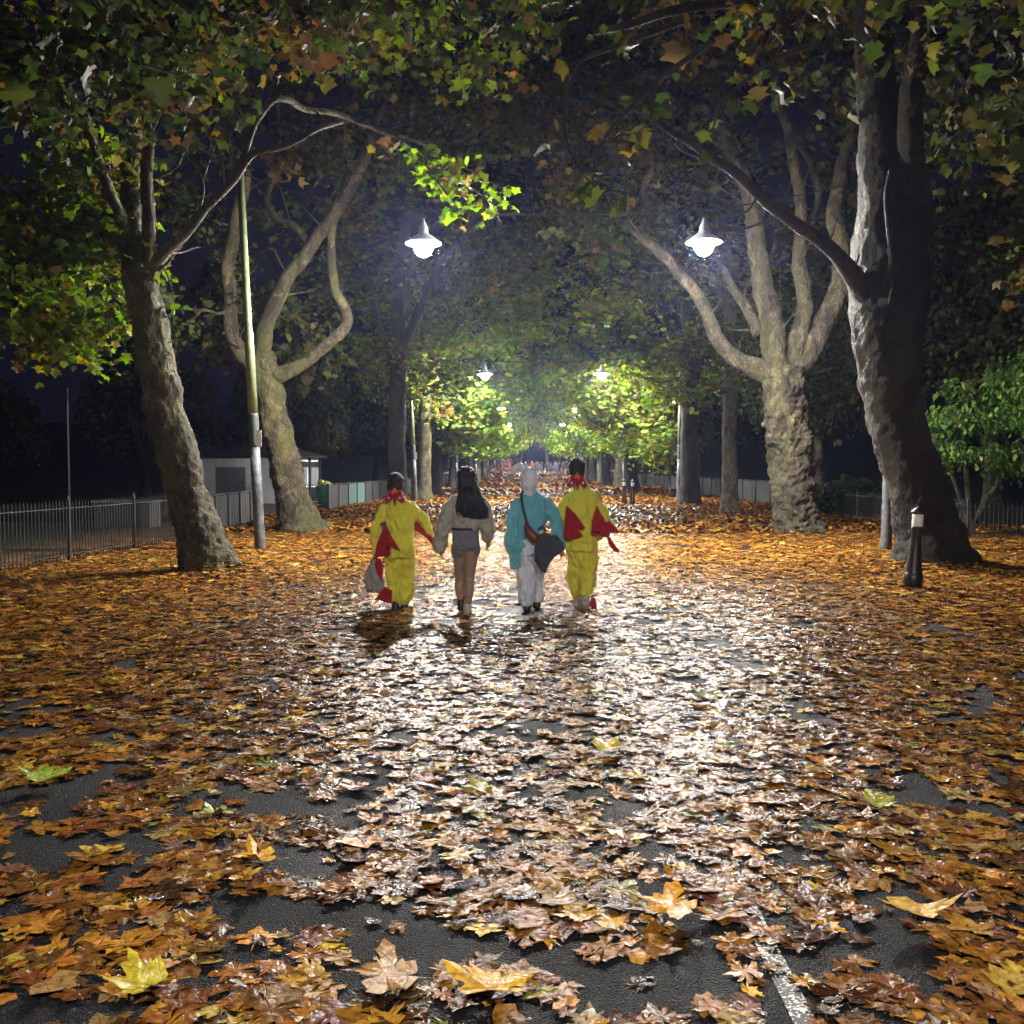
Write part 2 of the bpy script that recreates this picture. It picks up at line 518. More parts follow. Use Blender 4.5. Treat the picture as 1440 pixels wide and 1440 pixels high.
sheet('ground', -300, 300, -30, 520, 0, M_LITTER, 12, 220)
sheet('road', -4.4, 5.6, -25, 150, 0.004, M_ASPH, 6, 240, 0.7)
sheet('path', -30, -4.0, 29.0, 33.5, 0.008, M_ASPH, 10, 6)
sheet('side_path', 5.2, 30, 26.2, 28.6, 0.008, M_ASPH, 10, 6)
M_PALE = plain('pale_concrete', (0.6, 0.59, 0.57), 0.5, 0, 3, 0.25)
sheet('cross_street', -13, 16, 150, 168, 0.012, M_PALE, 8, 12)
line = sheet('road_marking', 0.76, 0.83, 1.0, 60, 0.008, M_LINE, 1, 60)

# ------------------------------------------------------------------ fallen leaves
def leaf_cover():
    xs = []; ys = []
    bands = [(1.0, 9, 440, -5.8, 5.8), (9, 24, 400, -8.3, 11.5), (24, 60, 150, -8.6, 12.5), (60, 205, 28, -10, 13)]
    out = []
    for bi, (y0, y1, den, xa, xb) in enumerate(bands):
        n = int(den * (y1 - y0) * (xb - xa))
        x = RNG.uniform(xa, xb, n); y = RNG.uniform(y0, y1, n)
        keep = np.abs(x + 0.017 * y) < 0.58 * y + 1.2
        x = x[keep]; y = y[keep]
        nz = 0.55 * vnoise(x * 2.2, y * 1.9, 0) + 0.45 * vnoise(x * 5.1, y * 4.6, 1)
        big = vnoise(x * .35, y * .25, 3)
        edge = np.clip(np.maximum(-3.4 - x, x - 4.2) / 1.2, 0, 1)      # 0 on the road, 1 on the verge
        near = np.clip((6.5 - y) / 3.5, 0, 1)
        thr = 0.325 + 0.03 * near + 0.14 * (big - .5)
        if bi >= 2: thr = thr - 0.03
        p = np.clip((nz - thr) / 0.07 + 0.5, 0.05, 1) * (0.85 - 0.15 * near)
        p = p * (1 - .38 * np.exp(-((x - .1) / 1.7) ** 2) * ((y > 4.5) & (y < 11.5)))
        p = p + (1 - p) * edge * 0.93
        ln = np.abs(x - .8)
        p = np.where((ln < .22) & (y > 3.55), np.maximum(p, .95), p)
        p = np.where((ln < .13) & (y < 3.5), p * .22, p)
        bare = np.exp(-(((x - 3.4) / 1.9) ** 2 + ((y - 34) / 8) ** 2))
        p = p * (1 - .8 * bare)
        lp = ((y > 29) & (y < 33.5) & (x < -4.0)) | ((y > 26.2) & (y < 28.6) & (x > 5.2))
        p = np.where(lp, p * .18, p)
        k = RNG.random(len(x)) < p
        x = x[k]; y = y[k]
        n = len(x)
        size = RNG.lognormal(0, .38, n) * (.072, .072, .11, .25)[bi]
        size = np.clip(size, .04, (.135, .13, .2, .34)[bi])
        tilt = (.055, .07, .15, .3)[bi]
        Rm = rot_zxz(RNG.uniform(0, 2 * math.pi, n), RNG.normal(0, tilt, n), RNG.normal(0, tilt, n))
        flip = RNG.random(n) < .35
        Rm[flip, :, 2] *= -1; Rm[flip, :, 0] *= -1
        z = gz_np(y) + .007 + RNG.random(n) * (.011, .02, .05, .08)[bi] * (0.5 + edge_of(x)) + size * .05
        for (tx, ty, tr) in ((-4.75, 15.2, .55), (-5.45, 24.3, .6), (6.65, 16.2, .9), (6.6, 24.3, .7), (-4.75, 35.5, .6), (6.65, 33, .5), (6.7, 41.5, .7)):
            dd = np.hypot(x - tx, y - ty)                  # leaves drift up against the trunks
            z = z + .13 * np.exp(-(dd / tr) ** 4) * (.3 + .7 * RNG.random(n)) + .05 * np.exp(-(dd / (tr * 2)) ** 2) * RNG.random(n)
        pos = np.column_stack([x, y, z])
        col = pick(GROUND_PAL, GROUND_W, n, .28)
        if bi == 0:
            T = [leaf_template(HALF_HI, c, f, s, jt, True, wv) for (c, f, s, wv, jt) in
                 [(.07, .05, 1, .04, .015), (-.06, .0, 2, .05, .03), (.15, -.08, 3, .06, .02), (.03, .1, 4, .03, .045), (-.12, .08, 5, .04, .02), (.10, 0, 6, .09, .05),
                  (-.04, -.06, 7, .04, .03), (.16, .12, 8, .07, .03), (.02, .02, 9, .03, .06)]] + [leaf_template(HALF_MID, .05, .06, 21, .07, True, .05), leaf_template(HALF_LOW, .1, .1, 22, .08, True, .06)]
        elif bi == 1:
            T = [leaf_template(HALF_MID, c, f, s, .03, True, wv) for (c, f, s, wv) in
                 [(.12, .05, 1, .05), (-.12, .0, 2, .06), (.18, -.1, 3, .07), (.05, .1, 4, .05), (-.16, .1, 5, .06)]]
        elif bi == 2:
            T = [leaf_template(HALF_LOW, c, f, s, .04, False, .1) for (c, f, s) in [(.35, .1, 1), (-.4, 0, 2), (.2, .25, 3)]]
        else:
            T = [DIAMOND]
        out.append(scatter(T, pos, Rm, size, col))
    b = 0; Vs = []; Fs = []; Ts = []; Us = []
    for V, F, T, U in out:
        Vs.append(V); Fs.append(F + b); Ts.append(T); Us.append(U); b += len(V)
    V = np.vstack(Vs); F = np.vstack(Fs)
    o = np_mesh('fallen_leaves', V, F.ravel(), np.arange(len(F)) * 3, M_GLEAF, None, np.vstack(Ts), np.vstack(Us))
    tag(o, 'wet orange and brown fallen leaves carpeting the path and verges', 'leaves', None, 'stuff')


def edge_of(x):
    return np.clip(np.maximum(-3.4 - x, x - 4.2) / 1.2, 0, 1)


leaf_cover()


def lone_leaf(px, py, size, yaw, col, label, seed, curl=.3, half=HALF_HI):
    D = CAM_Z / ((py - 658) / 1400)
    p = at(px, py, D)
    T = [leaf_template(half, curl, .08, seed, .02, True, .12)]
    V, F, C, U = scatter(T, np.zeros((1, 3)), rot_zxz(np.array([yaw]), np.array([.12]), np.array([.08])), np.array([size]), np.array([col]))
    o = np_mesh('fallen_leaf', V, F.ravel(), np.arange(len(F)) * 3, M_GLEAF, None, C, U)
    o.location = (p.x, p.y, .052)
    tag(o, label, 'leaf', 'single leaves lying on top of the leaf carpet')


lone_leaf(66, 1122, .17, .6, (.30, .42, .06), 'bright green leaf lying alone among brown leaves near a dark wet patch', 11)
lone_leaf(318, 1168, .13, 2.2, (.38, .45, .12), 'small pale green leaf beside a bare stretch of asphalt', 12)
lone_leaf(965, 1312, .19, 1.1, (.75, .36, .03), 'vivid orange leaf lying flat just beside the worn white line', 13, .1)
lone_leaf(705, 1420, .20, 2.6, (.72, .42, .04), 'golden orange leaf at the bottom middle edge of the picture', 14)
lone_leaf(228, 1425, .19, 2.0, (.55, .45, .04), 'mustard yellow leaf on a pile of brown leaves in the bottom corner', 15)
lone_leaf(850, 1072, .15, -.6, (.70, .55, .05), 'clean yellow leaf on grey shining leaves in mid path', 16)
lone_leaf(1240, 1155, .14, .3, (.40, .42, .07), 'yellow green leaf lying near bare asphalt by the brown verge', 17)
lone_leaf(1290, 1305, .18, 2.9, (.66, .42, .10), 'tan leaf with curled pale tips overlapping dark asphalt', 18, .45)
lone_leaf(380, 1238, .16, 1.9, (.76, .40, .03), 'bright amber leaf with raised lobes on bare asphalt', 19, .4)
lone_leaf(575, 1415, .21, 1.57, (.40, .22, .07), 'large flat brown leaf with spread lobes showing its veins', 20, .05)
lone_leaf(995, 996, .14, .2, (.26, .34, .05), 'dull green leaf in the pale shining part of the path', 21)

# ------------------------------------------------------------------ trees
LAMPS_Y = [19.2, 45.8, 72.4, 99.0, 125.6, 152.2, 178.8, -3.0]
LX, RX, LAMP_Z = -2.02, 3.32, 5.95


def near_lamp(p):
    for y in LAMPS_Y:
        for x in (LX, RX):
            if (p - Vector((x, y, LAMP_Z - .3 + gz(y)))).length < 1.6: return True
    return False


def sample_ell(c, r, n, shell=0.35):
    out = []
    while len(out) < n:
        d = Vector((random.gauss(0, 1), random.gauss(0, 1), random.gauss(0, 1))).normalized()
        t = (shell + (1 - shell) * random.random()) ** 0.6
        q = Vector((d.x * r[0], d.y * r[1], d.z * r[2])) * t + Vector(c)
        if mnoise.noise(q * 0.55 + Vector((c[0], 0, 0))) < -0.16: continue   # gaps between clumps
        out.append(q)
    return out


TEMPL = [leaf_template(HALF_TREE, c, f, s, .045, True, wv) for (c, f, s, wv) in [(-.3, .15, 1, .1), (.2, -.2, 2, .08), (-.5, .3, 3, .14), (.1, .4, 4, .1), (-.7, .1, 5, .2), (-.2, -.35, 6, .1)]]
TEMPL_LOW = [leaf_template(HALF_LOW, c, f, s, .04, False, .08) for (c, f, s) in [(-.3, .1, 1), (.2, -.12, 2)]]
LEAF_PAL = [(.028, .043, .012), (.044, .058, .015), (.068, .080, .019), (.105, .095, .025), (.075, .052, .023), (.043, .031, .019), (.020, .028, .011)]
LIT_LEAF_PAL = [(.07, .13, .018), (.11, .19, .022), (.15, .22, .024), (.22, .22, .03), (.19, .12, .03), (.10, .055, .02), (.05, .08, .016)]  # leaf colours brightened to carry lamplight on the foliage


def make_tree(name, label, base, limbs, ells, bark, leaf_pal=LEAF_PAL, leaf_w=(22, 26, 18, 8, 5, 7, 14), per=20, leaf=.16, templ=None,
              nring=12, step=.3, bump=.10, sprays=(), group=None, csize=.55, world=True, cat='tree', link_max=99, flare=True):
    """limbs: list of (points, radii); ells: list of (centre, radii, clusters)"""
    base = Vector(base)
    templ = templ or TEMPL
    root = thing(name, label, cat, base, group)
    tb = MB()
    nodes = []; nrad = []
    for li, (pts, rad) in enumerate(limbs):
        p, r = catmull(pts, rad, step)
        kk = .035 if li == 0 else .10
        p = [q + Vector((mnoise.noise(q * 1.1), mnoise.noise(q * 1.1 + Vector((9, 0, 0))), mnoise.noise(q * 1.3 + Vector((0, 9, 0))))) * kk * min(1, i_ / 12) for i_, q in enumerate(p)]
        if li == 0 and flare:                              # root flare
            h0 = p[0].z
            r = [rr * (1 + .55 * math.exp(-max(0, (q.z - h0)) / .28)) for q, rr in zip(p, r)]
            p[0] = p[0] - Vector((0, 0, .15))
        tb.tube(p, r, nring if li == 0 else max(8, nring * 2 // 3), True, bump if li == 0 else bump * .7, 3.4, li * 3.1 + base.x)
        if li and nring >= 40 and r[0] > .04:
            q_ = 4
            while q_ < len(p) - 1:
                if random.random() < .65:
                    t_ = (p[q_ + 1] - p[q_]).normalized(); sd = t_.orthogonal(); sd.rotate(Matrix.Rotation(random.uniform(0, 6.28), 3, t_))
                    L_ = random.uniform(.35, 1.3); e_ = p[q_] + (sd * .8 + t_ * .5 + Vector((0, 0, .35))).normalized() * L_
                    m_ = (p[q_] + e_) / 2 + Vector((random.gauss(0, .08), random.gauss(0, .08), random.gauss(0, .08))) * L_ * 1.4
                    rr_ = min(r[q_] * .35, .022)
                    tp, tr_ = catmull([p[q_], m_, e_], [rr_, rr_ * .6, .003], .12)
                    tb.tube(tp, tr_, 5)
                    f_ = m_ + (m_ - p[q_]).normalized() * L_ * .35 + Vector((random.gauss(0, .15), random.gauss(0, .15), .12)) * L_
                    tb.tube([m_, (m_ + f_) / 2 + Vector((0, 0, .03)), f_], [rr_ * .5, rr_ * .35, .003], 4)
                q_ += max(2, int(random.uniform(.25, .7) / step))
        start = 0 if li else int(len(p) * .55)
        for q, rr in zip(p[start:], r[start:]):
            nodes.append(q.copy()); nrad.append(rr)
    nl = len(nodes)
    pts = []
    for c, r, n in ells: pts += sample_ell(c, r, n)
    off = Vector((0, 0, 0)) if world else None
    if world: pts = [p for p in pts if not near_lamp(p)]
    N = len(pts)
    clusters = []
    if N:
        A = np.array([tuple(p) for p in nodes]); B = np.array([tuple(p) for p in pts])
        d = np.linalg.norm(B[:, None] - A[None], axis=2)
        best = d.min(1); par = d.argmin(1)
        done = np.zeros(N, bool); order = []
        for _ in range(N):                                 # grow outward, always joining the nearest wood
            bb = np.where(done, 1e9, best); i = int(bb.argmin())
            done[i] = True; order.append(i)
            dn = np.linalg.norm(B - B[i], axis=1) * 1.04
            upd = (~done) & (dn < best)
            best[upd] = dn[upd]; par[upd] = nl + i
        cnt = np.ones(N)
        for i in reversed(order):
            if par[i] >= nl: cnt[par[i] - nl] += cnt[i]
        rad = 0.0065 * cnt ** 0.52
        for i in order:
            q = pts[i]
            pr = par[i]
            a = nodes[pr] if pr < nl else pts[pr - nl]
            L = (q - a).length
            if L > link_max: continue
            ra = min(nrad[pr] * .6, rad[i] * 1.25) if pr < nl else min(rad[pr - nl], rad[i] * 1.25)
            mid = (a + q) / 2 + Vector((random.gauss(0, .09), random.gauss(0, .09), random.gauss(0, .06) - .03)) * L
            m1 = (a * 3 + mid) / 4 + (mid - a) * .25
            tb.tube([a, m1, mid, (mid + q) / 2 + Vector((0, 0, .03 * L)), q], [max(ra, .005), ra * .9 + .001, (ra + rad[i]) / 2, rad[i] * 1.02, rad[i] * .8], 5, False)
            clusters.append((q, csize, per))
    for sp_pts, sp_n, sp_r in sprays:                      # a branch that carries leaves along its length
        p, r = catmull(sp_pts, [.03 - .024 * k / (len(sp_pts) - 1) for k in range(len(sp_pts))], .12)
        tb.tube(p, r, 6, True)
        for k in range(len(p) // 4, len(p), max(1, len(p) // 40)):
            if random.random() < .8:
                clusters.append((p[k] + Vector((random.gauss(0, .08), random.gauss(0, .08), -.06)), sp_r, sp_n))
    tr = tb.build('trunk', bark, root, True, base)
    if clusters:
        cen = np.array([tuple(c[0]) for c in clusters]); cs = np.array([c[1] for c in clusters]); cn = np.array([c[2] for c in clusters])
        cn = np.maximum(1, (cn * RNG.lognormal(0, .45, len(cn))).astype(int))
        idx = np.repeat(np.arange(len(cen)), cn)
        n = len(idx)
        g = RNG.normal(0, 1, (n, 3)) * np.array([.5, .5, .36]) * cs[idx][:, None]
        g[:, 2] -= .25 * np.abs(g[:, 0]) + .25 * np.abs(g[:, 1])
        pos = cen[idx] + g - np.array(tuple(base))
        yaw = np.arctan2(g[:, 0], -g[:, 1]) + math.pi + RNG.normal(0, .9, n)      # leaf tips point outward
        pitch = RNG.normal(-.75, .55, n)
        Rm = rot_zxz(yaw, pitch, RNG.normal(0, .55, n))
        size = leaf * RNG.lognormal(0, .28, n)
        col = pick(leaf_pal, leaf_w, n, .22)
        # whole sprays turn colour together
        cm = RNG.random(len(cen)); turn = (cm[idx] > (.92 if base.y < 40 else .95)) & (cat == 'tree')
        col[turn] = pick([(.13, .08, .025), (.17, .13, .03), (.08, .045, .02)], [2, 2, 2], int(turn.sum()), .2)
        V, F, C, U = scatter(templ, pos, Rm, size, col)
        np_mesh('crown', V, F.ravel(), np.arange(len(F)) * 3, M_TLEAF, root, C)
    return root


def P(D, *pts):
    return [at(x, y, D + (d[0] if d else 0)) for (x, y, *d) in pts]


def pxr(D, *w):
    return [x / 2 * D / 1400 for x in w]


G_ROW = 'plane trees lining the avenue'
# first tree on the left verge: leaning, lit from the lamp behind it
D = 15.2
make_tree('plane_tree', 'leaning mossy plane tree beside the iron railings, bright leaves by its trunk', at(295, 806, D),
    [(P(D, (297, 806), (281, 752), (264, 695), (248, 640), (235, 585), (222, 520), (210, 460), (198, 395), (190, 330), (187, 250, .2), (183, 170, .4), (190, 70, .5), (200, -60, .6)),
      pxr(D, 62, 60, 56, 55, 54, 52, 50, 47, 36, 34, 30, 26, 20)),
     (P(D, (208, 400), (232, 352), (268, 322), (300, 288), (330, 252), (352, 222), (392, 205), (435, 188), (480, 172, 1)), pxr(D, 26, 16, 14, 12, 11, 10, 8, 7, 5)),
     (P(D, (330, 252), (348, 205), (362, 170), (390, 140), (440, 155, .8), (500, 170, 1.5), (560, 190, 2)), pxr(D, 9, 9, 8, 9, 9, 8, 6)),
     (P(D, (212, 385), (206, 300, -.3), (213, 230, -.5), (206, 170, -.6), (180, 90, -.8)), pxr(D, 20, 17, 16, 15, 9)),
     (P(D, (195, 350), (160, 280, -.3), (130, 200, -.6), (90, 120, -1)), pxr(D, 20, 15, 12, 9))],
    [((-7.15, 14.9, 4.6), (1.2, 1.1, 1.1), 105), ((-7.4, 15.4, 6.3), (1.5, 1.3, .9), 30), ((-5.2, 14.6, 9.7), (4.2, 3.4, 2.2), 170), ((-1.6, 15.4, 9.4), (3.2, 2.8, 1.5), 70)],
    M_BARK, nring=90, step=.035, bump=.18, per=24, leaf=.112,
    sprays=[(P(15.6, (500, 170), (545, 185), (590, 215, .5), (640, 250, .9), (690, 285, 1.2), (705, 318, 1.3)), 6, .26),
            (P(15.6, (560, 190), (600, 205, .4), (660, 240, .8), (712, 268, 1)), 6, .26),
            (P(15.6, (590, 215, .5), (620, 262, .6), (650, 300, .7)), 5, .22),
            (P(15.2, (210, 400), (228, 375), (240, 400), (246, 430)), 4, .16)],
    leaf_w=(14, 28, 30, 14, 4, 4, 6), group=G_ROW, leaf_pal=LIT_LEAF_PAL)

# second on the left
D = 24.3
make_tree('plane_tree', 'plane tree with one limb sweeping out to the side, beside the pale green pole', at(428, 752, D),
    [(P(D, (428, 752), (412, 700), (398, 640), (386, 585), (374, 535), (366, 500)), pxr(D, 52, 46, 43, 40, 38, 38)),
     (P(D, (374, 540), (335, 490), (323, 430), (322, 380), (332, 300), (350, 200), (340, 90), (360, -40)), pxr(D, 24, 22, 20, 18, 17, 16, 13, 9)),
     (P(D, (368, 505), (374, 455), (400, 400), (440, 345), (478, 292), (505, 240), (518, 205), (540, 130, 1), (560, 40, 2), (570, -40, 3)), pxr(D, 26, 22, 19, 18, 17, 15, 13, 11, 9, 7)),
     (P(D, (388, 530), (418, 512), (455, 490), (482, 462), (487, 436), (474, 405), (468, 360), (472, 310), (490, 240, .6)), pxr(D, 24, 18, 16, 15, 14, 13, 12, 10, 7)),
     (P(D, (440, 345), (400, 310, .5), (375, 280, .8), (400, 225, 1)), pxr(D, 10, 9, 8, 6))],
    [((-8.6, 25, 6.2), (1.8, 1.8, 2.6), 90), ((-6.2, 26, 4.6), (1.2, 1.2, 1.6), 30), ((-5.5, 25, 11.5), (5.0, 4.5, 3.6), 170), ((-1.0, 25.5, 12.2), (4.5, 4, 2.6), 90)],
    M_BARK, nring=72, step=.045, bump=.17, per=19, leaf=.145, group=G_ROW)

# first on the right: huge dark trunk
D = 16.2
make_tree('plane_tree', 'huge dark plane tree with swollen trunk, behind the black bollard', at(1312, 792, D),
    [(P(D, (1312, 792), (1302, 740), (1290, 690), (1272, 630), (1258, 575), (1250, 520), (1247, 460), (1246, 400), (1245, 340), (1243, 270), (1238, 190, .2), (1230, 100, .3), (1225, 10, .4), (1220, -100, .5)),
      pxr(D, 84, 80, 78, 74, 76, 84, 94, 98, 84, 68, 60, 52, 46, 38)),
     (P(D, (1240, 455), (1218, 412, -.2), (1196, 378, -.5), (1168, 350, -.8), (1120, 318, -1.2), (1068, 275, -1.6), (1020, 235, -2.0), (960, 190, -2.4), (890, 150, -2.8)), pxr(D, 40, 34, 25, 19, 16, 14, 12, 9, 5)),
     (P(D, (1275, 440), (1285, 380), (1288, 300, -.2), (1282, 200, -.4), (1290, 90, -.5), (1310, -40, -.6)), pxr(D, 56, 50, 40, 34, 28, 20)),
     (P(D, (1285, 330), (1330, 300, -.5), (1380, 280, -.9)), pxr(D, 12, 9, 6)),
     (P(D, (1290, 320), (1340, 345, -.6), (1400, 370, -1)), pxr(D, 12, 9, 5)),
     (P(D - .7, (1252, 240), (1246, 290), (1256, 345), (1258, 390), (1250, 432)), pxr(D, 5, 7, 9, 10, 2))],
    [((8.2, 15.2, 5.0), (1.3, 1.0, .5), 26), ((7.5, 16, 9.0), (5.2, 3.6, 2.6), 120), ((2.6, 15.6, 10.5), (3.6, 3, 2), 55), ((9.5, 16.5, 6.8), (2.0, 2.2, 1.2), 40)],
    M_BARKD, nring=110, step=.035, bump=.10, per=16, leaf=.13, group=G_ROW)

# second on the right: four-limbed fork, brightly lit
D = 24.3
make_tree('plane_tree', 'broad knobbly plane tree forking low into four pale lit limbs', at(1122, 752, D),
    [(P(D, (1122, 752), (1116, 715), (1113, 670), (1110, 625), (1104, 580), (1100, 545), (1103, 515)), pxr(D, 54, 56, 58, 58, 56, 54, 50)),
     (P(D, (1092, 530), (1062, 516), (1030, 503), (1010, 480), (995, 440), (975, 405), (945, 375), (915, 345), (880, 315, .5), (830, 302, 1), (775, 290, 1.5)), pxr(D, 34, 26, 22, 20, 18, 16, 15, 13, 11, 8, 5)),
     (P(D, (1092, 530), (1088, 480), (1076, 420), (1066, 360), (1062, 310), (1046, 262), (1030, 215), (1010, 160, 1), (1000, 60, 1.5)), pxr(D, 36, 34, 30, 26, 23, 20, 17, 13, 9)),
     (P(D, (1112, 530), (1122, 480), (1132, 440), (1128, 390), (1124, 330), (1122, 260), (1110, 190), (1090, 110, .5), (1085, 20, 1)), pxr(D, 30, 27, 24, 20, 17, 15, 13, 11, 8)),
     (P(D, (1115, 530), (1140, 488), (1162, 450), (1178, 410), (1184, 375), (1178, 330), (1180, 260, .4), (1200, 180, .6), (1210, 90, 1)), pxr(D, 34, 30, 28, 28, 27, 24, 20, 16, 11)),
     (P(D, (1066, 470), (1050, 430, .5), (1028, 395, .9), (1005, 365, 1.2)), pxr(D, 16, 14, 11, 8)),
     (P(D, (1124, 330), (1150, 290, .5), (1140, 230, .8), (1120, 200, 1)), pxr(D, 10, 8, 7, 5))],
    [((5.5, 25, 12.0), (5.4, 4.5, 3.2), 170), ((1.6, 25, 10.6), (3.0, 3, 2.0), 80), ((2.4, 25.6, 7.9), (1.8, 1.5, .7), 22), ((10, 26, 10), (3, 3, 3), 70)],
    M_BARKP, nring=110, step=.03, bump=.26, per=16, leaf=.15, group=G_ROW)

# trees beside the camera whose crowns hang into the top of the picture
make_tree('plane_tree', 'near tree whose dim olive leaves fill the upper corner above the railings', (-6.2, 5.6, 0),
    [([(-6.2, 5.6, 0), (-6.1, 5.7, 2), (-5.9, 6, 4), (-5.2, 6.8, 6), (-4.6, 7.4, 8.5)], [.36, .33, .3, .24, .15]),
     ([(-5.9, 6, 4), (-5, 7.5, 5.3), (-3.5, 9, 6.2), (-1.6, 10, 6.7), (.4, 10.6, 6.9)], [.16, .13, .1, .07, .04]),
     ([(-5.5, 6.4, 5), (-4.9, 8.3, 6), (-4.4, 10.4, 6.6), (-4, 12, 7)], [.14, .11, .08, .04])],
    [((-4.3, 9.0, 7.0), (3.0, 3.4, 1.9), 125), ((-1.4, 10.2, 7.6), (2.8, 2.6, 1.5), 70), ((-4.6, 11.2, 6.2), (1.6, 1.2, .8), 35)],
    M_BARK, nring=16, step=.3, per=24, leaf=.108, leaf_w=(24, 24, 14, 4, 4, 8, 22), group=G_ROW)
make_tree('plane_tree', 'near tree whose sparse hanging twigs with big ochre leaves cross the top above the bollard', (7.4, 6.2, 0),
    [([(7.4, 6.2, 0), (7.3, 6.3, 2), (7, 6.6, 4), (6.2, 7, 6), (5.4, 7.4, 8.5)], [.4, .36, .32, .25, .15]),
     ([(7, 6.6, 4), (5.4, 8, 5.4), (3.6, 9.2, 6.1), (2, 10, 6.2), (.7, 10.3, 6.0)], [.16, .12, .09, .06, .03]),
     ([(6.6, 6.8, 5), (6, 8.4, 6), (5.2, 9.8, 6.4)], [.13, .1, .05])],
    [((4.8, 8.6, 7.0), (3.0, 2.8, 1.7), 90), ((1.9, 9.6, 7.2), (2.2, 2.2, 1.0), 40), ((5.2, 9.6, 5.3), (1.2, 1, .9), 22)],
    M_BARKD, nring=16, step=.3, per=14, leaf=.115, leaf_w=(14, 20, 18, 12, 10, 12, 14), group=G_ROW,
    sprays=[(P(9.5, (1000, 60), (930, 110), (870, 170), (840, 215), (830, 250)), 2, .2), (P(9.5, (960, 30), (880, 60), (810, 90), (795, 140), (800, 210), (835, 260), (880, 270)), 2, .16),
            (P(9.5, (830, 130), (870, 150), (920, 150)), 2, .18), (P(9.5, (1150, 60), (1080, 90), (1020, 140), (1000, 190)), 2, .2)])

# the rest of the avenue: each trunk placed, crowns meeting over the path
def row_tree(name, label, x, y, lean, h, wd, bark, side, n1, per, leaf, templ, fork=None, low=4.2, extra=(), warm=0):
    """side: +1 leans its crown to +x (left row), -1 to -x (right row)"""
    z0 = gz(y)
    b = Vector((x, y, z0))
    T = b + Vector((lean, 0, h * .55))
    limbs = [([b, b + Vector((lean * .3, .05, h * .18)), b + Vector((lean * .6, 0, h * .36)), T, T + Vector((side * .6, .3, h * .3))],
              [wd, wd * .86, wd * .8, wd * .66, wd * .3]),
             ([b + Vector((lean * .6, 0, h * .36)), T + Vector((side * 1.2, .5, .2)), T + Vector((side * 2.6, .6, h * .14)), T + Vector((side * 4.2, .8, h * .2))], [wd * .5, wd * .36, wd * .26, wd * .14]),
             ([b + Vector((lean * .5, 0, h * .3)), T + Vector((-side * 1.0, -.6, -.3)), T + Vector((-side * 1.7, -1, h * .2))], [wd * .4, wd * .3, wd * .15]),
             ([b + Vector((lean * .75, 0, h * .45)), T + Vector((side * .4, 1.5, h * .1)), T + Vector((side * .8, 2.6, h * .25))], [wd * .38, wd * .28, wd * .14])]
    ells = [((x + side * 2.6, y, z0 + h * .74), (4.4, 4.6, h * .24), n1), ((x - side * 1.2, y, z0 + h * .56), (2.8, 3.4, h * .2), int(n1 * .45)),
            ((x + side * .6, y + .5, z0 + low + 1.0), (2.3, 2.6, 1.2), int(n1 * .25))]
    ells += list(extra)
    if y > 55 and n1 < 100: ells.append(((x + side * 2.8, y, z0 + 4.6), (2.2, 3.5, 1.5), 40))
    wts = (14, 32, 34, 12, 1.5, 1.5, 7) if not warm else (8, 22, 30, 28, 5, 2, 4)
    return make_tree(name, label, b, limbs, ells, bark, per=per, leaf=leaf, templ=templ, nring=14, step=.3, bump=.14, group=G_ROW, csize=.75, leaf_w=wts, leaf_pal=LEAF_PAL if y < 40 else (LIT_LEAF_PAL if y < 52 else [tuple(c * 1.35 for c in k) for k in LIT_LEAF_PAL]))  # distant crowns get the lamplit palette, raised once more in colour


row_tree('plane_tree', 'straight dark trunk standing behind the yellow suited walker with the bag', -4.75, 35.5, .15, 15, .36, M_BARKD, 1, 130, 22, .145, TEMPL_LOW)
row_tree('plane_tree', 'mossy forked tree touching the second pole of the avenue', -5.0, 47.2, .1, 14, .38, M_BARK, 1, 140, 24, .16, TEMPL_LOW, extra=[((-2.7, 49.6, 4.9), (1.3, 1.6, .9), 34), ((-3.9, 53, 4.4), (1.5, 2.4, 1.3), 60)])
row_tree('plane_tree', 'slim dark trunk just past the mossy forked tree', -5.35, 57, .1, 14, .32, M_BARKD, 1, 150, 26, .17, TEMPL_LOW, warm=0, low=3.0, extra=[((-3.6, 60, 4.4), (2.0, 4.5, 1.7), 90)])
row_tree('plane_tree', 'dark curved trunk before the bare haired gap, fifth along its row', -5.8, 75, .6, 14, .36, M_BARKD, 1, 120, 28, .2, TEMPL_LOW, low=3.0, extra=[((-3.6, 78, 4.6), (2.2, 5, 2), 70)])
row_tree('plane_tree', 'slim pale trunk standing before the dark trunk beside it, near the fence panels', 6.65, 33, -.1, 14, .28, M_BARKP, -1, 120, 20, .145, TEMPL_LOW)
row_tree('plane_tree', 'thick dark trunk beside the slim pale one, side branches rising', 6.7, 41.5, -.15, 15, .42, M_BARKD, -1, 135, 22, .16, TEMPL_LOW, warm=1, extra=[((4.5, 49.4, 5.6), (1.5, 1.6, 1.2), 55), ((6.4, 50, 3.9), (1.5, 2.0, 2.3), 110), ((5.4, 53, 6.6), (1.5, 2, 1.2), 40)])
row_tree('plane_tree', 'dark tree behind the paired bollards, yellow lit leaves hanging beside it', 7.0, 68, -.5, 14, .5, M_BARKD, -1, 130, 28, .19, TEMPL_LOW, low=3.0, warm=1,
         extra=[((8.0, 57, 4.6), (2.0, 4, 2.4), 110), ((5.0, 56, 6.4), (2.2, 3, 1.6), 70), ((4.6, 66, 5.6), (2.0, 4, 1.4), 60)])
far_l = [(-5.7, 85), (-5.9, 95), (-5.6, 105), (-6, 116), (-5.8, 128), (-6.0, 140)]
far_r = [(7.2, 79), (6.9, 89), (7.3, 99), (7.0, 110), (7.3, 122), (7.1, 136)]
ORD = ['nearest', 'second', 'third', 'fourth', 'fifth', 'last']
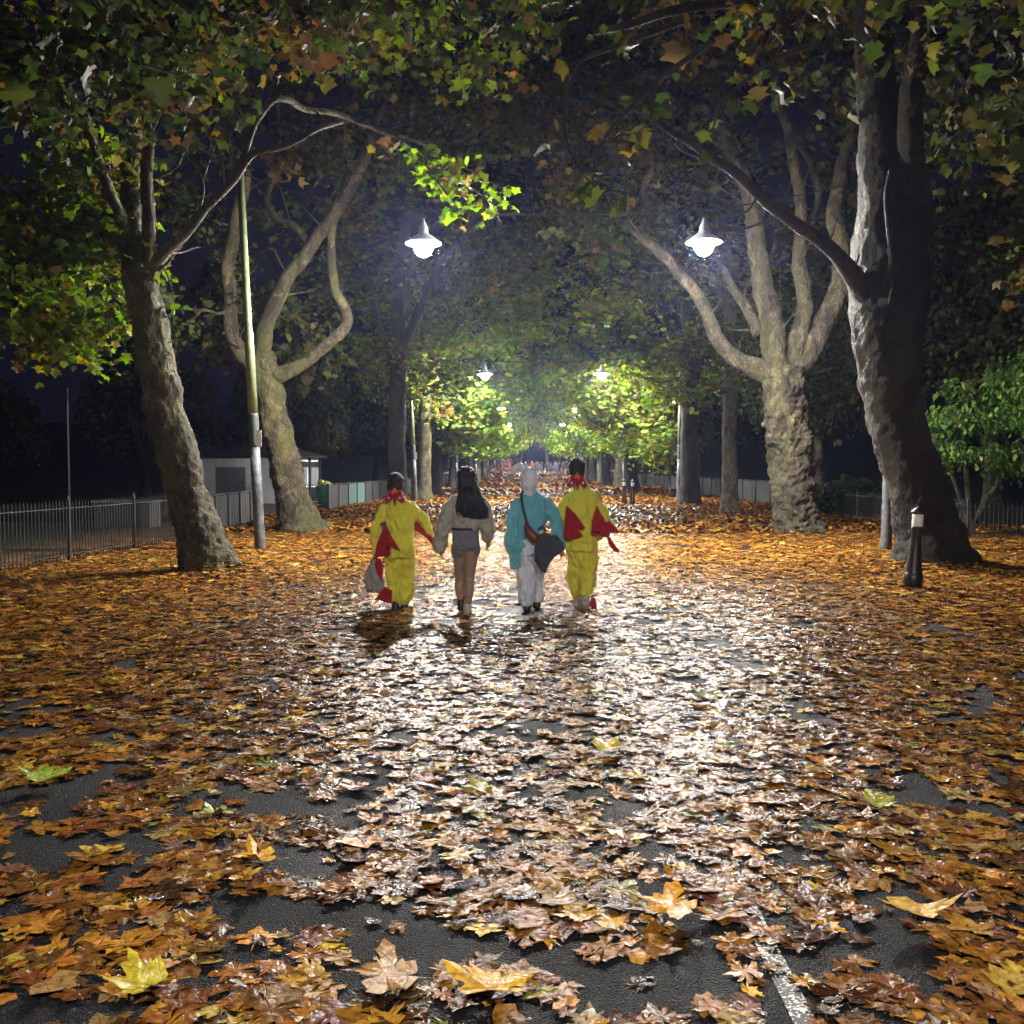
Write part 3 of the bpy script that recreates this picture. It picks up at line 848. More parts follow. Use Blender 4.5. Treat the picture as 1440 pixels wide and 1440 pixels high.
for i, (x, y) in enumerate(far_l):
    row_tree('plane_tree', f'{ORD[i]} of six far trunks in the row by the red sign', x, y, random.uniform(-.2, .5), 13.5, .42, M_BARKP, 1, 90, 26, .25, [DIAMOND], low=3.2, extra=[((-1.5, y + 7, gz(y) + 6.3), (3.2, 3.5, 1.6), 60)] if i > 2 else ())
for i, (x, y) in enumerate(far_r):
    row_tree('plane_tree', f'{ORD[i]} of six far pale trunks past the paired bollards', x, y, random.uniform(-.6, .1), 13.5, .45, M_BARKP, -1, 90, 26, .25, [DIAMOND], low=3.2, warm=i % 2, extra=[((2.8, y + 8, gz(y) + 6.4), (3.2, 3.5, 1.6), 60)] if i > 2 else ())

# trees outside the avenue: built once per kind, copied
def wood_proto(name, label, h, n, leaf, bark, pal_w, group):
    b = Vector((0, 0, 0))
    limbs = [([b, b + Vector((.1, 0, h * .2)), b + Vector((.1, .1, h * .38)), b + Vector((.3, 0, h * .7))], [.3, .26, .22, .08]),
             ([b + Vector((.1, 0, h * .22)), b + Vector((.7, .2, h * .36)), b + Vector((1.5, .3, h * .6))], [.2, .15, .06]),
             ([b + Vector((.1, 0, h * .26)), b + Vector((-.7, .2, h * .42)), b + Vector((-1.2, -.3, h * .65))], [.16, .12, .05])]
    ells = [((0, 0, h * .66), (3.2, 3.2, h * .32), n), ((.6, 0, h * .45), (3.6, 3.4, h * .16), n // 2)]
    return make_tree(name, label, b, limbs, ells, bark, per=26, leaf=leaf, templ=[DIAMOND], nring=12, step=.4, world=False, csize=.8, leaf_w=pal_w, group=group)


G_WOOD = 'dim trees in the wood behind the fence panels'
wp = wood_proto('wood_tree', 'dim tree in the wood behind the dark fence panels', 11, 150, .2, M_BARKP, (20, 24, 10, 2, 1, 2, 30), G_WOOD)
wspots = [(11.6, 31, .0, 1.0), (13.6, 36, 2.2, 1.1), (11.9, 45, 1.0, 1.0), (14.8, 51, 4.0, 1.2), (12.4, 62, 5.0, 1.0), (16, 28, 3.0, 1.1), (12.6, 75, .7, 1.1), (18.5, 40, 1.7, 1.2), (12.8, 88, 2.7, 1.0), (17.8, 66, 3.6, 1.2), (21, 33, 5.5, 1.25)]
wl = ['nearest pale twin trunked tree in the dark gap beside the knobbly tree', 'dim tree deep in the dark gap behind the ivy covered bank',
      'dim trunk showing past the slim pale trunk above the fence panels', 'tall dim tree deep behind the fence panels, second rank',
      'dim tree behind the yellow lit leaves, past the fence panels', 'dark tree behind the green shrub and the far iron railings',
      'dim tree at the far end of the fence panels', 'tall dark tree in the third rank behind the green shrub',
      'dim tree past the far end of the fence panels', 'tall dark tree deep behind the paired bollards', 'tallest dark tree at the back behind the green shrub']
for i, (x, y, rz, s) in enumerate(wspots):
    o = wp if i == 0 else copy_tree(wp)
    o.location = (x, y, 0); o.rotation_euler = (0, 0, rz); o.scale = (s, s, s); o['label'] = wl[i]
G_FIELD = 'black trees beyond the field'
fp = wood_proto('field_tree', 'black tree beyond the railings', 9, 170, .3, M_BARKD, (20, 16, 4, 1, 1, 3, 40), G_FIELD)
fspots = [(-27, 44, 0, .75), (-21, 54, 2, 1.0), (-38, 70, 1, .9), (-15.5, 66, 3, 1.1), (-28, 78, 4, 1.05), (-14.5, 60, 5, .95), (-12, 78, .5, 1.15), (-20, 92, 1.5, 1.1), (-12.5, 100, 2.5, 1.1), (-49, 84, 3.3, 1.0), (-13, 120, 4.4, 1.1)]
fl = ['low black tree at the picture edge behind the iron railings', 'black tree behind the grey kiosk roof', 'distant black tree low against the night sky by the picture edge',
      'tall black tree rising behind the kiosk', 'black tree between the kiosk and the low edge trees', 'dark leafy tree just past the kiosk by the green bin', 'dark tree beyond the green fence panels',
      'far dark tree beyond the kiosk and field', 'far dark tree beside the slim far trunks', 'farthest black tree on the skyline at the picture edge', 'far dark tree near the red sign']
for i, (x, y, rz, s) in enumerate(fspots):
    o = fp if i == 0 else copy_tree(fp)
    o.location = (x, y, gz(y)); o.rotation_euler = (0, 0, rz); o.scale = (s, s, s); o['label'] = fl[i]
G_END = 'trees on the rise at the far end'
es = [(-14, 172), (-4, 182), (3.5, 190), (11, 178), (20, 174), (-22, 180), (-9, 205), (0, 212), (8, 208), (28, 190), (-30, 196), (16, 200), (-1.5, 200), (6, 196)]
for i, (x, y) in enumerate(es):
    o = copy_tree(wp)
    o.name = 'hill_tree'
    o.location = (x, y, gz(y)); o.rotation_euler = (0, 0, i * 1.3); o.scale = (1.2, 1.2, 1.2)
    o['label'] = 'tiny far tree on the rise beyond the cross street'; o['group'] = G_END

# young tree with a slim stem in front of the far right fence
make_tree('sapling', 'slim sapling standing before the fence panels under yellow leaves', (7.3, 51.5, 0),
    [([(7.3, 51.5, 0), (7.25, 51.5, 1.5), (7.3, 51.5, 3.2)], [.06, .05, .03])], [((7.2, 51.5, 3.9), (1.0, 1.0, .9), 24)], M_BARKP, per=14, leaf=.2, templ=TEMPL_LOW,
    leaf_w=(4, 14, 26, 34, 10, 4, 2), nring=8, flare=False)

# green shrub on the right and ivy bank
SHRUB_PAL = [(.04, .09, .016), (.06, .13, .022), (.10, .165, .03), (.16, .17, .04)]
LANCE = [leaf_template([(0, 0), (.2, .3), (.24, .55), (.1, .85), (0, 1.0)], -.3, .15, s, .02, False, .05) for s in (1, 2, 3)]
make_tree('shrub', 'bright green spreading shrub with narrow leaves above the far iron railings', (10.4, 23.6, 0),
    [([(10.4, 23.6, 0), (10.3, 23.5, 1.0), (10.0, 23.2, 2.2)], [.09, .08, .05]), ([(10.4, 23.6, .2), (10.9, 23.2, 1.4), (11.4, 23, 2.6)], [.07, .06, .03]), ([(10.4, 23.6, .2), (9.7, 23.1, 1.5), (9.1, 22.8, 2.4)], [.06, .05, .03])],
    [((10.8, 23.0, 3.5), (1.4, 1.1, .25), 42), ((10.3, 22.8, 2.75), (1.6, 1.2, .24), 50), ((9.9, 22.7, 2.0), (1.2, 1.0, .22), 26), ((11.5, 23.0, 1.75), (1.2, 1.0, .25), 28), ((12.0, 23.4, 4.0), (1.2, 1.1, .35), 30), ((11.9, 23.2, 3.1), (1.2, 1.1, .25), 30)],
    M_BARKP, leaf_pal=SHRUB_PAL, leaf_w=(30, 34, 20, 5), per=40, leaf=.115, templ=LANCE, nring=8, csize=.36, cat='shrub')
make_tree('ivy', 'dark ivy bank heaped beside the knobbly tree', (9.9, 33.4, 0),
    [([(9.9, 33.4, 0), (9.9, 33.4, .5), (9.8, 33.3, 1.0)], [.05, .04, .02])], [((10.2, 33.2, .65), (1.5, .7, .7), 120), ((11.8, 33.4, .6), (1.2, .7, .65), 60)],
    M_BARKD, leaf_pal=[(.03, .05, .015), (.05, .07, .02)], leaf_w=(1, 1), per=24, leaf=.1, templ=TEMPL_LOW, nring=6, csize=.35, cat='ivy', flare=False)

# ------------------------------------------------------------------ lamps, wires and poles
def lamp(x, y, label):
    z = LAMP_Z + gz(y)
    t = thing('pendant_lamp', label, 'street lamp', (x, y, z), 'lamps hung on wires over the path')
    s = MB(); s.lathe([(.335, -.07), (.345, -.075), (.338, -.05), (.20, .05), (.10, .12), (.09, .24), (.05, .30), (.02, .40), (0, .40)], 28)
    s.lathe([(.335, -.068), (.19, .02), (.05, .06)], 28)
    s.build('shade', M_SHADE, t, True)
    g = MB(); g.lathe([(.21, -.02), (.20, -.10), (.165, -.20), (.10, -.29), (0, -.33)], 14); g.build('lamp_glass', M_LAMP, t, True)
    h = MB(); h.tube([(0, 0, .38), (0, 0, .56)], .012, 6); h.build('hanger', M_BLACK, t)
    return t


def pole(x, y, lean, label, plate=True, h=7.5):
    t = thing('lamp_pole', label, 'pole', (x, y, gz(y)), 'poles carrying the lamp wires')
    m = MB(); m.lathe([(.105, -.1), (.105, .12), (.098, 1.1), (.098, 2.0)], 20); m.build('lower_section', M_PGREY, t, True)
    m = MB(); m.lathe([(.10, 2.0), (.101, 2.05), (.101, 2.6), (.1, 2.65)], 20); m.build('painted_band', M_PDARK, t, True)
    m = MB(); m.lathe([(.094, 2.65), (.09, 4.2), (.075, 4.25), (.07, h)], 20); m.build('upper_section', M_PGREEN, t, True)
    m = MB(); m.lathe([(.085, h), (.085, h + .05), (.03, h + .14), (0, h + .16)], 14); m.build('cap', M_PGREEN, t, True)
    if plate:
        m = MB(); m.box(.06, .17, -.115, -.103, 2.0, 2.32); m.build('plate', M_CLOTHP, t)
    t.rotation_euler = (0, lean, 0)
    return t


n_l = ['first lamp over the left of the path, shining full beside hanging leaves', 'second lamp in the left string, above bright green leaves', 'third lamp in the left string', 'fourth lamp in the left string', 'fifth lamp in the left string', 'sixth lamp in the left string']
ordn = {19.2: 'nearest', 45.8: 'second nearest', 72.4: 'third nearest', 99.0: 'fourth nearest', 125.6: 'fifth nearest', 152.2: 'farthest visible', 178.8: 'last, up on the rise,', -3.0: 'unseen behind the viewer,'}
first = {}
for k, y in enumerate(LAMPS_Y):
    for sd, x in (('hanging beside the leafy twig', LX), ('hanging before the forked tree', RX)):
        if y == 19.2:
            lab = 'glaring white lamp ' + sd + ' on the nearest span wire'
        elif y < 0:
            lab = 'lamp behind the viewer on the side of the ' + ('railings' if x < 0 else 'bollard')
        else:
            lab = f'{ordn[y]} lamp on the ' + ('railings' if x < 0 else 'bollard') + ' side of the path'
        if 'lamp' not in first:
            first['lamp'] = lamp(x, y, lab)
        else:
            o = copy_tree(first['lamp']); o.location = (x, y, LAMP_Z + gz(y)); o['label'] = lab
            if y < 0:                                       # the pair behind the viewer burns dimmer
                for ch in o.children:
                    if ch.name.startswith('lamp_glass'):
                        ch.data = ch.data.copy(); ch.data.materials[0] = M_LAMPD
    m = MB(); g0 = gz(y)
    pts = [(-5.6, 7.25), (-3.9, 6.72), (LX, 6.5), (.6, 6.42), (RX, 6.5), (5.2, 6.78), (6.95, 7.2)]
    p, r = catmull([(a, y, b + g0) for a, b in pts], [.013] * len(pts), .4)
    m.tube(p, r, 6)
    o = m.build('span_wire', M_BLACK)
    tag(o, f'thin span wire holding the {ordn[y]} pair of lamps over the path', 'wire', 'wires across the avenue')
pls = {-3.0: ('pole behind the viewer on the railings side', 'pole behind the viewer on the bollard side'),
       19.2: ('tall pale green pole with peeling grey base beside the second leaning tree', 'pale pole half hidden behind the huge dark trunk'),
       45.8: ('slender pole with a plate beside the mossy forked tree', 'pole with a plate beside the thick dark trunk'),
       72.4: ('third pole along the railings side', 'third pole along the bollard side'), 99.0: ('fourth pole along the railings side', 'fourth pole along the bollard side'),
        125.6: ('fifth pole along the railings side', 'fifth pole along the bollard side'), 152.2: ('farthest pole, at the crossing on the railings side', 'farthest pole, at the crossing on the bollard side'),
       178.8: ('last pole up on the rise, railings side', 'last pole up on the rise, bollard side')}
for y in LAMPS_Y:
    for i, (x, ln) in enumerate(((-5.22, R(-2.4)), (6.86, R(.6)))):
        lab = pls[y][i]
        if 'pole' not in first:
            first['pole'] = pole(x, y, ln, lab)
        else:
            o = copy_tree(first['pole']); o.location = (x, y, gz(y)); o.rotation_euler = (0, ln, 0); o['label'] = lab

# ------------------------------------------------------------------ bollards
def bollard(x, y, label, tilt=0):
    t = thing('bollard', label, 'bollard', (x, y, gz(y)), 'black bollards with a white band')
    m = MB(); m.lathe([(.125, -.05), (.125, .19), (.112, .21), (.108, .24), (.085, .42), (.07, .60), (.066, .78), (.075, .80), (.075, .82), (.066, .83)], 28)
    m.build('shaft', M_BLACK, t, True)
    m = MB(); m.lathe([(.068, .83), (.07, .84), (.07, .985), (.068, .99)], 28); m.build('reflective_band', M_WHITE, t, True)
    m = MB(); m.lathe([(.072, .99), (.088, 1.0), (.088, 1.025), (.06, 1.06), (.03, 1.08), (0, 1.10)], 28); m.build('cap', M_BLACK, t, True)
    t.rotation_euler = (0, tilt, 0)
    return t


bp_ = at(1283, 828, 13.2)
b0 = bollard(bp_.x, 13.2, 'black bollard with white band standing before the huge dark trunk', R(3.4))
for (x, y, lab) in ((4.15, 43.5, 'shorter looking bollard of the far pair on the path'), (4.38, 42.2, 'nearer bollard of the far pair on the path'),
                    (-4.0, 138, 'tiny far bollard below the red sign'), (5.3, 140, 'tiny far bollard beside the distant walkers')):
    o = copy_tree(b0); o.location = (x, y, gz(y)); o.rotation_euler = (0, 0, 0); o['label'] = lab

# ------------------------------------------------------------------ railings and fences
def railing(name, label, A, B, h, gap=.105, post_every=2.4, finial=False):
    A = Vector((*A, 0)); B = Vector((*B, 0))
    t = thing(name, label, 'railing', A, 'iron railings')
    L = (B - A).length; d = (B - A) / L; rz = math.atan2(d.y, d.x)
    t.rotation_euler = (0, 0, rz)
    for z in (h - .08, .14):
        m = MB(); m.box(0, L, -.02, .02, z - .009, z + .009); m.build('rail', M_RAIL, t)
    m = MB(); k = 0; s = gap
    while s < L:
        m.tube([(s, 0, .05), (s, 0, h - .02), (s, 0, h + .06)], [.0085, .0085, .001], 6); s += gap
    m.build('railing_grille', M_RAIL, t)
    s = 0.0
    while s < L + .1:
        m = MB(); m.box(s - .025, s + .025, -.03, .026, -.1, h + .05)
        m.lathe([(.03, h + .05), (.045, h + .09), (.03, h + .13), (0, h + .16)] if finial else [(.03, h + .05), (.02, h + .1), (0, h + .13)], 10, (s, 0, 0))
        m.build('post', M_RAIL, t); s += post_every
    return t


railing('railing', 'black iron railings behind the leaning mossy tree', (-8.25, 9.5), (-7.45, 22.0), 1.0)
railing('railing', 'short iron railings beside the green bin', (-9.9, 41), (-7.4, 41.2), .95)
railing('railing', 'iron railings with a ball topped post under the green shrub', (8.8, 22.3), (15.4, 22.6), .78, finial=True)
railing('railing', 'iron railings running back beside the ivy bank', (9.95, 22.7), (9.8, 31.0), .85)

M_PANEL = plain('dark_panel', (0.012, 0.013, 0.016), 0.6, 0, 5, 0.3)
M_PANELG = plain('teal_panel', (0.08, 0.16, 0.14), 0.5, 0, 7, 0.5)
M_PANELL = plain('grey_panel', (0.035, 0.04, 0.042), 0.6, 0, 7, 0.4)


def panel_fence(label, A, B, h, n, mats):
    A = Vector((*A, 0)); B = Vector((*B, 0))
    t = thing('panel_fence', label, 'fence', A)
    d = B - A; L = d.length; t.rotation_euler = (0, 0, math.atan2(d.y, d.x))
    w = L / n
    for i in range(n):
        m = MB()
        k = max(3, int(w / .14)); bw = (w - .08) / k
        for j in range(k):
            x0 = i * w + .04 + j * bw
            m.box(x0, x0 + bw - .008, -.014 - .004 * (j % 2), .012, .03, h + random.uniform(-.02, .02))
        m.build('panel', mats[i % len(mats)] if isinstance(mats, (list, tuple)) else mats, t)
        m = MB(); m.box(i * w - .035, i * w + .035, -.05, .05, -.1, h + .06); m.build('post', M_RAIL, t)
    m = MB(); m.box(0, L, -.04, -.022, h + .022, h + .05); m.build('top_rail', M_RAIL, t)
    return t


panel_fence('dark boarded fence behind the pole and the second leaning tree', (-7.45, 22.4), (-7.9, 29.0), .92, 5, M_PANEL)
panel_fence('boarded fence with pale teal panels behind the bag carrying walker', (-7.4, 36.5), (-6.9, 58), .95, 12, [M_PANEL, M_PANELL, M_PANELG, M_PANELG, M_PANEL, M_PANEL])
panel_fence('long dark boarded fence between the slim pale trunk and the wood', (10.3, 34.5), (9.9, 98), 1.0, 24, M_PANEL)
panel_fence('far boarded fence along the row by the red sign', (-7.0, 60), (-7.6, 120), 1.0, 16, [M_PANELL, M_PANEL])

# ------------------------------------------------------------------ kiosk, bin, posts
def kiosk():
    c = Vector((-12.6, 46.5, 0))
    t = thing('kiosk', 'low grey kiosk with black hipped roof behind the fence', 'building', c, None, R(-14))
    t.scale = (.84, .84, .86)
    wall = plain('kiosk_grey', (0.78, 0.79, 0.82), .6, 0, 3, .12)
    dark = plain('kiosk_black', (0.02, 0.02, 0.022), .5)
    grey = plain('kiosk_shutter', (0.22, 0.225, 0.24), .5)
    m = MB(); m.box(-2.6, 2.6, -2.1, 2.1, -.1, 2.4); m.build('wall', wall, t)
    m = MB()
    e = 2.4; v = [(-2.9, -2.4, e), (2.9, -2.4, e), (2.9, 2.4, e), (-2.9, 2.4, e), (-.7, 0, 3.25), (.7, 0, 3.25)]
    v += [(x, y, z + .12) for x, y, z in v[:4]]
    m.add(v, [(3, 2, 1, 0), (0, 1, 7, 6), (1, 2, 8, 7), (2, 3, 9, 8), (3, 0, 6, 9), (6, 7, 5, 4), (8, 9, 4, 5), (7, 8, 5), (9, 6, 4)])
    m.build('roof', dark, t)
    m = MB(); m.box(-1.5, .3, -2.13, -2.102, .2, 1.9); d = m.build('door', grey, t)
    m = MB(); m.box(.1, .16, -2.17, -2.13, 1.0, 1.15); m.build('handle', dark, d)
    for s in (-1.3, .1, 1.4):
        m = MB(); m.box(2.602, 2.635, s - .4, s + .4, .9, 1.9); w_ = m.build('window', grey, t)
        m = MB(); m.box(2.602, 2.66, s - .5, s + .5, 1.9, 2.2); m.build('awning', dark, w_)
    for s in (-2.0, -.6, .75, 2.0):
        m = MB(); m.box(2.603, 2.70, s - .08, s + .08, -.1, 2.4); m.build('pilaster', dark, t)
    m = MB(); m.box(2.602, 2.62, -2.1, 2.1, .02, .8); m.build('dado', dark, t)


kiosk()
bx_ = at(457, 712, 41.5)
t = thing('bin', 'green bin heaped with pale green sacks before the kiosk corner', 'bin', (bx_.x, 41.5, 0))
gm = plain('green_plastic', (0.03, 0.22, 0.10), .4, 0, 6, .3)
m = MB(); m.lathe([(.26, 0), (.30, .05), (.36, .78), (.38, .80), (.38, .84), (.33, .84), (.30, .7)], 20); m.build('bin_body', gm, t, True)
m = MB()
for k in range(7):
    a = k * 1.9; m.lathe([(0, -.14), (.1, -.1), (.14, 0), (.1, .1), (0, .13)], 10, (.17 * math.cos(a), .17 * math.sin(a), .88 + .05 * (k % 3)))
m.build('sack_heap', plain('sack_pale_green', (0.30, 0.34, 0.10), .6, 0, 15, .4), t, True)
for (px, y0, y1, D, lab) in ((97, 712, 545, 26, 'thin dark pole rising behind the iron railings at the picture edge'), (231, 700, 615, 34, 'thin dark pole between the railings and the leaning trunk'),
                            (447, 690, 597, 50, 'thin dark pole beside the kiosk corner')):
    q = at(px, 690, D); h = at(px, y1, D).z
    m = MB(); m.lathe([(.045, -.1), (.045, .6), (.032, .65), (.03, h), (0, h + .02)], 10)
    o = m.build('slender_pole', M_RAIL); o.location = (q.x, D, 0)
    tag(o, lab, 'pole', 'thin poles in the dark field')
q = at(180, 700, 27)
t = thing('storage_box', 'low dark flat topped box in the field behind the railings', 'box', (q.x, 27, 0))
m = MB(); m.box(-.75, .75, -.4, .4, 0, .66); m.build('box_body', plain('box_dark', (.03, .03, .03), .6), t)
m = MB(); m.box(-.8, .8, -.45, .45, .662, .72); m.build('lid', plain('box_lid', (.10, .10, .09), .5), t)

# ------------------------------------------------------------------ people
class Blob:
    """overlapping tapered solids fused into one continuous skin"""
    def __init__(self):
        self.m = MB()

    def tube(self, pts, rad, n=16):
        pts = [Vector(p) for p in pts]
        p, r = catmull(pts, list(rad), .03) if len(pts) > 1 else (pts, rad)
        a = (p[0] - p[1]).normalized(); b = (p[-1] - p[-2]).normalized()
        ra, rb = r[0], r[-1]
        p = [p[0] + a * ra * .95, p[0] + a * ra * .7] + p + [p[-1] + b * rb * .7, p[-1] + b * rb * .95]
        r = [ra * .3, ra * .72] + r + [rb * .72, rb * .3]
        self.m.tube(p, r, n)

    def flat_tube(self, pts, rad, n=16):
        self.m.tube(*catmull(pts, list(rad), .03), n)

    def ell(self, c, r, n=14):
        c = Vector(c); v = []; f = []
        k = 9
        prof = [(math.sin(math.pi * i / k), -math.cos(math.pi * i / k)) for i in range(k + 1)]
        for i, (s, z) in enumerate(prof):
            for j in range(n):
                a = 2 * math.pi * j / n
                s_ = max(s, .02)
                v.append(c + Vector((r[0] * s_ * math.cos(a), r[1] * s_ * math.sin(a), r[2] * z)))
        for i in range(k):
            for j in range(n):
                f.append((i * n + j, i * n + (j + 1) % n, (i + 1) * n + (j + 1) % n, (i + 1) * n + j))
        f.append(tuple(reversed(range(n)))); f.append(tuple(range(k * n, (k + 1) * n)))
        self.m.add(v, f)

    def rings(self, rs, n=24):
        """rs: (centre, half width x, half depth y) from bottom to top"""
        v = []; f = []
        out = []
        for i in range(len(rs) - 1):
            for t in (0, .25, .5, .75):
                s = t * t * (3 - 2 * t) * .5 + t * .5
                a, b = rs[i], rs[i + 1]
                out.append((Vector(a[0]).lerp(Vector(b[0]), t), a[1] + (b[1] - a[1]) * s, a[2] + (b[2] - a[2]) * s))
        out.append((Vector(rs[-1][0]), rs[-1][1], rs[-1][2]))
        for c, rx, ry in out:
            for j in range(n):
                a = 2 * math.pi * j / n
                ca, sa = math.cos(a), math.sin(a)
                e = .8
                v.append(c + Vector((rx * math.copysign(abs(ca) ** e, ca), ry * math.copysign(abs(sa) ** e, sa), 0)))
        for i in range(len(out) - 1):
            for j in range(n):
                f.append((i * n + j, i * n + (j + 1) % n, (i + 1) * n + (j + 1) % n, (i + 1) * n + j))
        f.append(tuple(reversed(range(n)))); f.append(tuple(range((len(out) - 1) * n, len(out) * n)))
        self.m.add(v, f)

    def build(self, name, mat, parent, offset, voxel=.012, smooth=3, wrinkle=0.0, wscale=(9, 9, 5), grow=0.0):
        me = bpy.data.meshes.new(name + '_raw')
        me.from_pydata(self.m.v, [], self.m.f); me.update()
        bm = bmesh.new(); bm.from_mesh(me); bmesh.ops.recalc_face_normals(bm, faces=bm.faces); bm.to_mesh(me); bm.free()
        o = bpy.data.objects.new(name + '_raw', me); COL.objects.link(o)
        r = o.modifiers.new('r', 'REMESH'); r.mode = 'VOXEL'; r.voxel_size = voxel
        if smooth:
            s = o.modifiers.new('s', 'SMOOTH'); s.factor = .5; s.iterations = smooth
        dg = bpy.context.evaluated_depsgraph_get()
        out = bpy.data.meshes.new_from_object(o.evaluated_get(dg))
        bpy.data.objects.remove(o); bpy.data.meshes.remove(me)
        out.name = name
        off = Vector(offset)
        nv = len(out.vertices)
        nrm = [v.normal.copy() for v in out.vertices]
        for v, nn in zip(out.vertices, nrm):
            q = v.co
            d = grow
            if wrinkle:
                s = Vector((q.x * wscale[0], q.y * wscale[1], q.z * wscale[2]))
                d += wrinkle * (mnoise.noise(s) + .6 * mnoise.noise(s * 2.1 + Vector((5, 2, 1))) + .8 * (abs(mnoise.noise(s * .9 + Vector((0, 9, q.x * 5)))) - .25))
            v.co = q + nn * d - off
        out.polygons.foreach_set('use_smooth', [True] * len(out.polygons))
        out.materials.clear(); out.materials.append(mat)
        return link(bpy.data.objects.new(name, out), parent)


def flap(name, pts, th, mat, parent, offset, sub=3, wave=.02):
    """a felt flap: outline in space, given thickness and a slight ripple"""
    bm = bmesh.new()
    vs = [bm.verts.new(Vector(p) - Vector(offset)) for p in pts]
    f = bm.faces.new(vs)
    bmesh.ops.triangulate(bm, faces=[f])
    for _ in range(sub):
        bmesh.ops.subdivide_edges(bm, edges=bm.edges[:], cuts=1, use_grid_fill=True)
        bmesh.ops.triangulate(bm, faces=bm.faces[:])
    for v in bm.verts:
        v.co.y += wave * mnoise.noise(v.co * 7) + wave * .5 * mnoise.noise(v.co * 17)
    bmesh.ops.solidify(bm, geom=bm.faces[:], thickness=th)
    bmesh.ops.recalc_face_normals(bm, faces=bm.faces)
    me = bpy.data.meshes.new(name); bm.to_mesh(me); bm.free()
    me.polygons.foreach_set('use_smooth', [True] * len(me.polygons))
    me.materials.append(mat)
    return link(bpy.data.objects.new(name, me), parent)


def fabric(name, col, bump=.002, scale=120, rough=.85, namp=.12, fold=.05):
    m = plain(name, col, rough, 0, 7, namp, bump, scale, .2)
    nt = m.node_tree; b = nt.nodes['Principled BSDF']
    b.inputs['Sheen Weight'].default_value = .25
    tc = node(nt, 'ShaderNodeTexCoord'); mp = node(nt, 'ShaderNodeMapping'); mp.inputs['Scale'].default_value = (1, 1, .45); mp.inputs['Rotation'].default_value = (0, .35, 0)
    nz = node(nt, 'ShaderNodeTexNoise', Scale=11.0, Detail=3.0, Distortion=.8)
    nt.links.new(tc.outputs['Object'], mp.inputs[0]); nt.links.new(mp.outputs[0], nz.inputs['Vector'])
    bp = node(nt, 'ShaderNodeBump', Strength=1.0, Distance=fold)
    nt.links.new(nz.outputs['Fac'], bp.inputs['Height'])
    src = b.inputs['Normal'].links[0].from_node
    nt.links.new(bp.outputs['Normal'], src.inputs['Normal'])
    return m


def hair_mat(name, col, rough):
    m, nt, b, out = new_mat(name)
    tc = node(nt, 'ShaderNodeTexCoord'); mp = node(nt, 'ShaderNodeMapping'); mp.inputs['Scale'].default_value = (1, 1, .05)
    nz = node(nt, 'ShaderNodeTexNoise', Scale=110.0, Detail=4.0)
    nt.links.new(tc.outputs['Object'], mp.inputs[0]); nt.links.new(mp.outputs[0], nz.inputs['Vector'])
    nt.links.new(ramp(nt, nz.outputs['Fac'], [(.35, tuple(c * .4 for c in col)), (.7, tuple(c * 1.8 for c in col))]), b.inputs['Base Color'])
    b.inputs['Roughness'].default_value = rough
    bp = node(nt, 'ShaderNodeBump', Strength=1.0, Distance=.012)
    nt.links.new(nz.outputs['Fac'], bp.inputs['Height']); nt.links.new(bp.outputs['Normal'], b.inputs['Normal'])
    return m


M_YEL = fabric('yellow_felt', (.68, .63, .06)); M_RED = fabric('red_felt', (.33, .012, .022))
M_ORG = fabric('orange_felt', (.75, .12, .03)); M_SKIN = plain('skin', (.42, .25, .17), .5, 0, 20, .08)
M_SKIN2 = plain('skin_tan', (.30, .20, .15), .5, 0, 20, .08)
M_HAIRB = hair_mat('black_hair', (.008, .008, .013), .55)
M_HAIRD = plain('dark_brown_hair', (.018, .012, .012), .6, 0, 80, .6, .006, 70)
M_KNIT = fabric('beige_knit', (.37, .35, .29), .004, 90); M_SHORT = fabric('grey_shorts', (.16, .155, .195))
M_TURQ = fabric('turquoise_cotton', (.14, .42, .52)); M_WHT = fabric('white_cotton', (.66, .69, .80))
M_BAGG = fabric('grey_bag', (.28, .27, .26)); M_NAVY = fabric('dark_slate_cloth', (.055, .065, .085))
M_BROWN = plain('brown_leather', (.15, .04, .02), .45, 0, 12, .3); M_SHOE = plain('dark_shoe', (.03, .02, .02), .5)
M_SOCK = fabric('black_sock', (.015, .015, .017)); M_SNEAK = plain('grey_sneaker', (.40, .38, .35), .6, 0, 14, .25)
M_BELT = plain('dark_belt', (.02, .018, .02), .5)


def hand(b, w, d, side, curl=.5, s=1.0):
    """palm and five curled fingers; w wrist, d direction down the hand, side = +1 thumb towards +x"""
    d = Vector(d).normalized()
    across = Vector((0, 1, 0)); across = (across - d * across.dot(d)).normalized()     # fingers lie side by side front to back
    inward = d.cross(across) * (1 if d.cross(across).x * side > 0 else -1)
    w = Vector(w)
    b.tube([w, w + d * .045 * s, w + d * .085 * s], [.022 * s, .03 * s, .03 * s], 12)
    for i, (o, L) in enumerate(((-.03, .068), (-.01, .078), (.01, .072), (.029, .056))):
        k = w + d * .08 * s - across * o * s
        p1 = k + d * L * .45 * s + inward * .01 * s
        p2 = p1 + (d * (1 - curl * .6) + inward * curl).normalized() * L * .35 * s
        p3 = p2 + (d * (1 - curl) + inward * curl * 1.2).normalized() * L * .28 * s
        b.tube([k - d * .02 * s, p1, p2, p3], [.0105 * s, .0095 * s, .009 * s, .0075 * s], 8)
    t0 = w + d * .03 * s + across * .024 * s
    b.tube([t0, t0 + (d * .6 + across * .6 + inward * .3) * .045 * s, t0 + (d * 1.1 + across * .55 + inward * .5) * .06 * s], [.013 * s, .011 * s, .008 * s], 8)


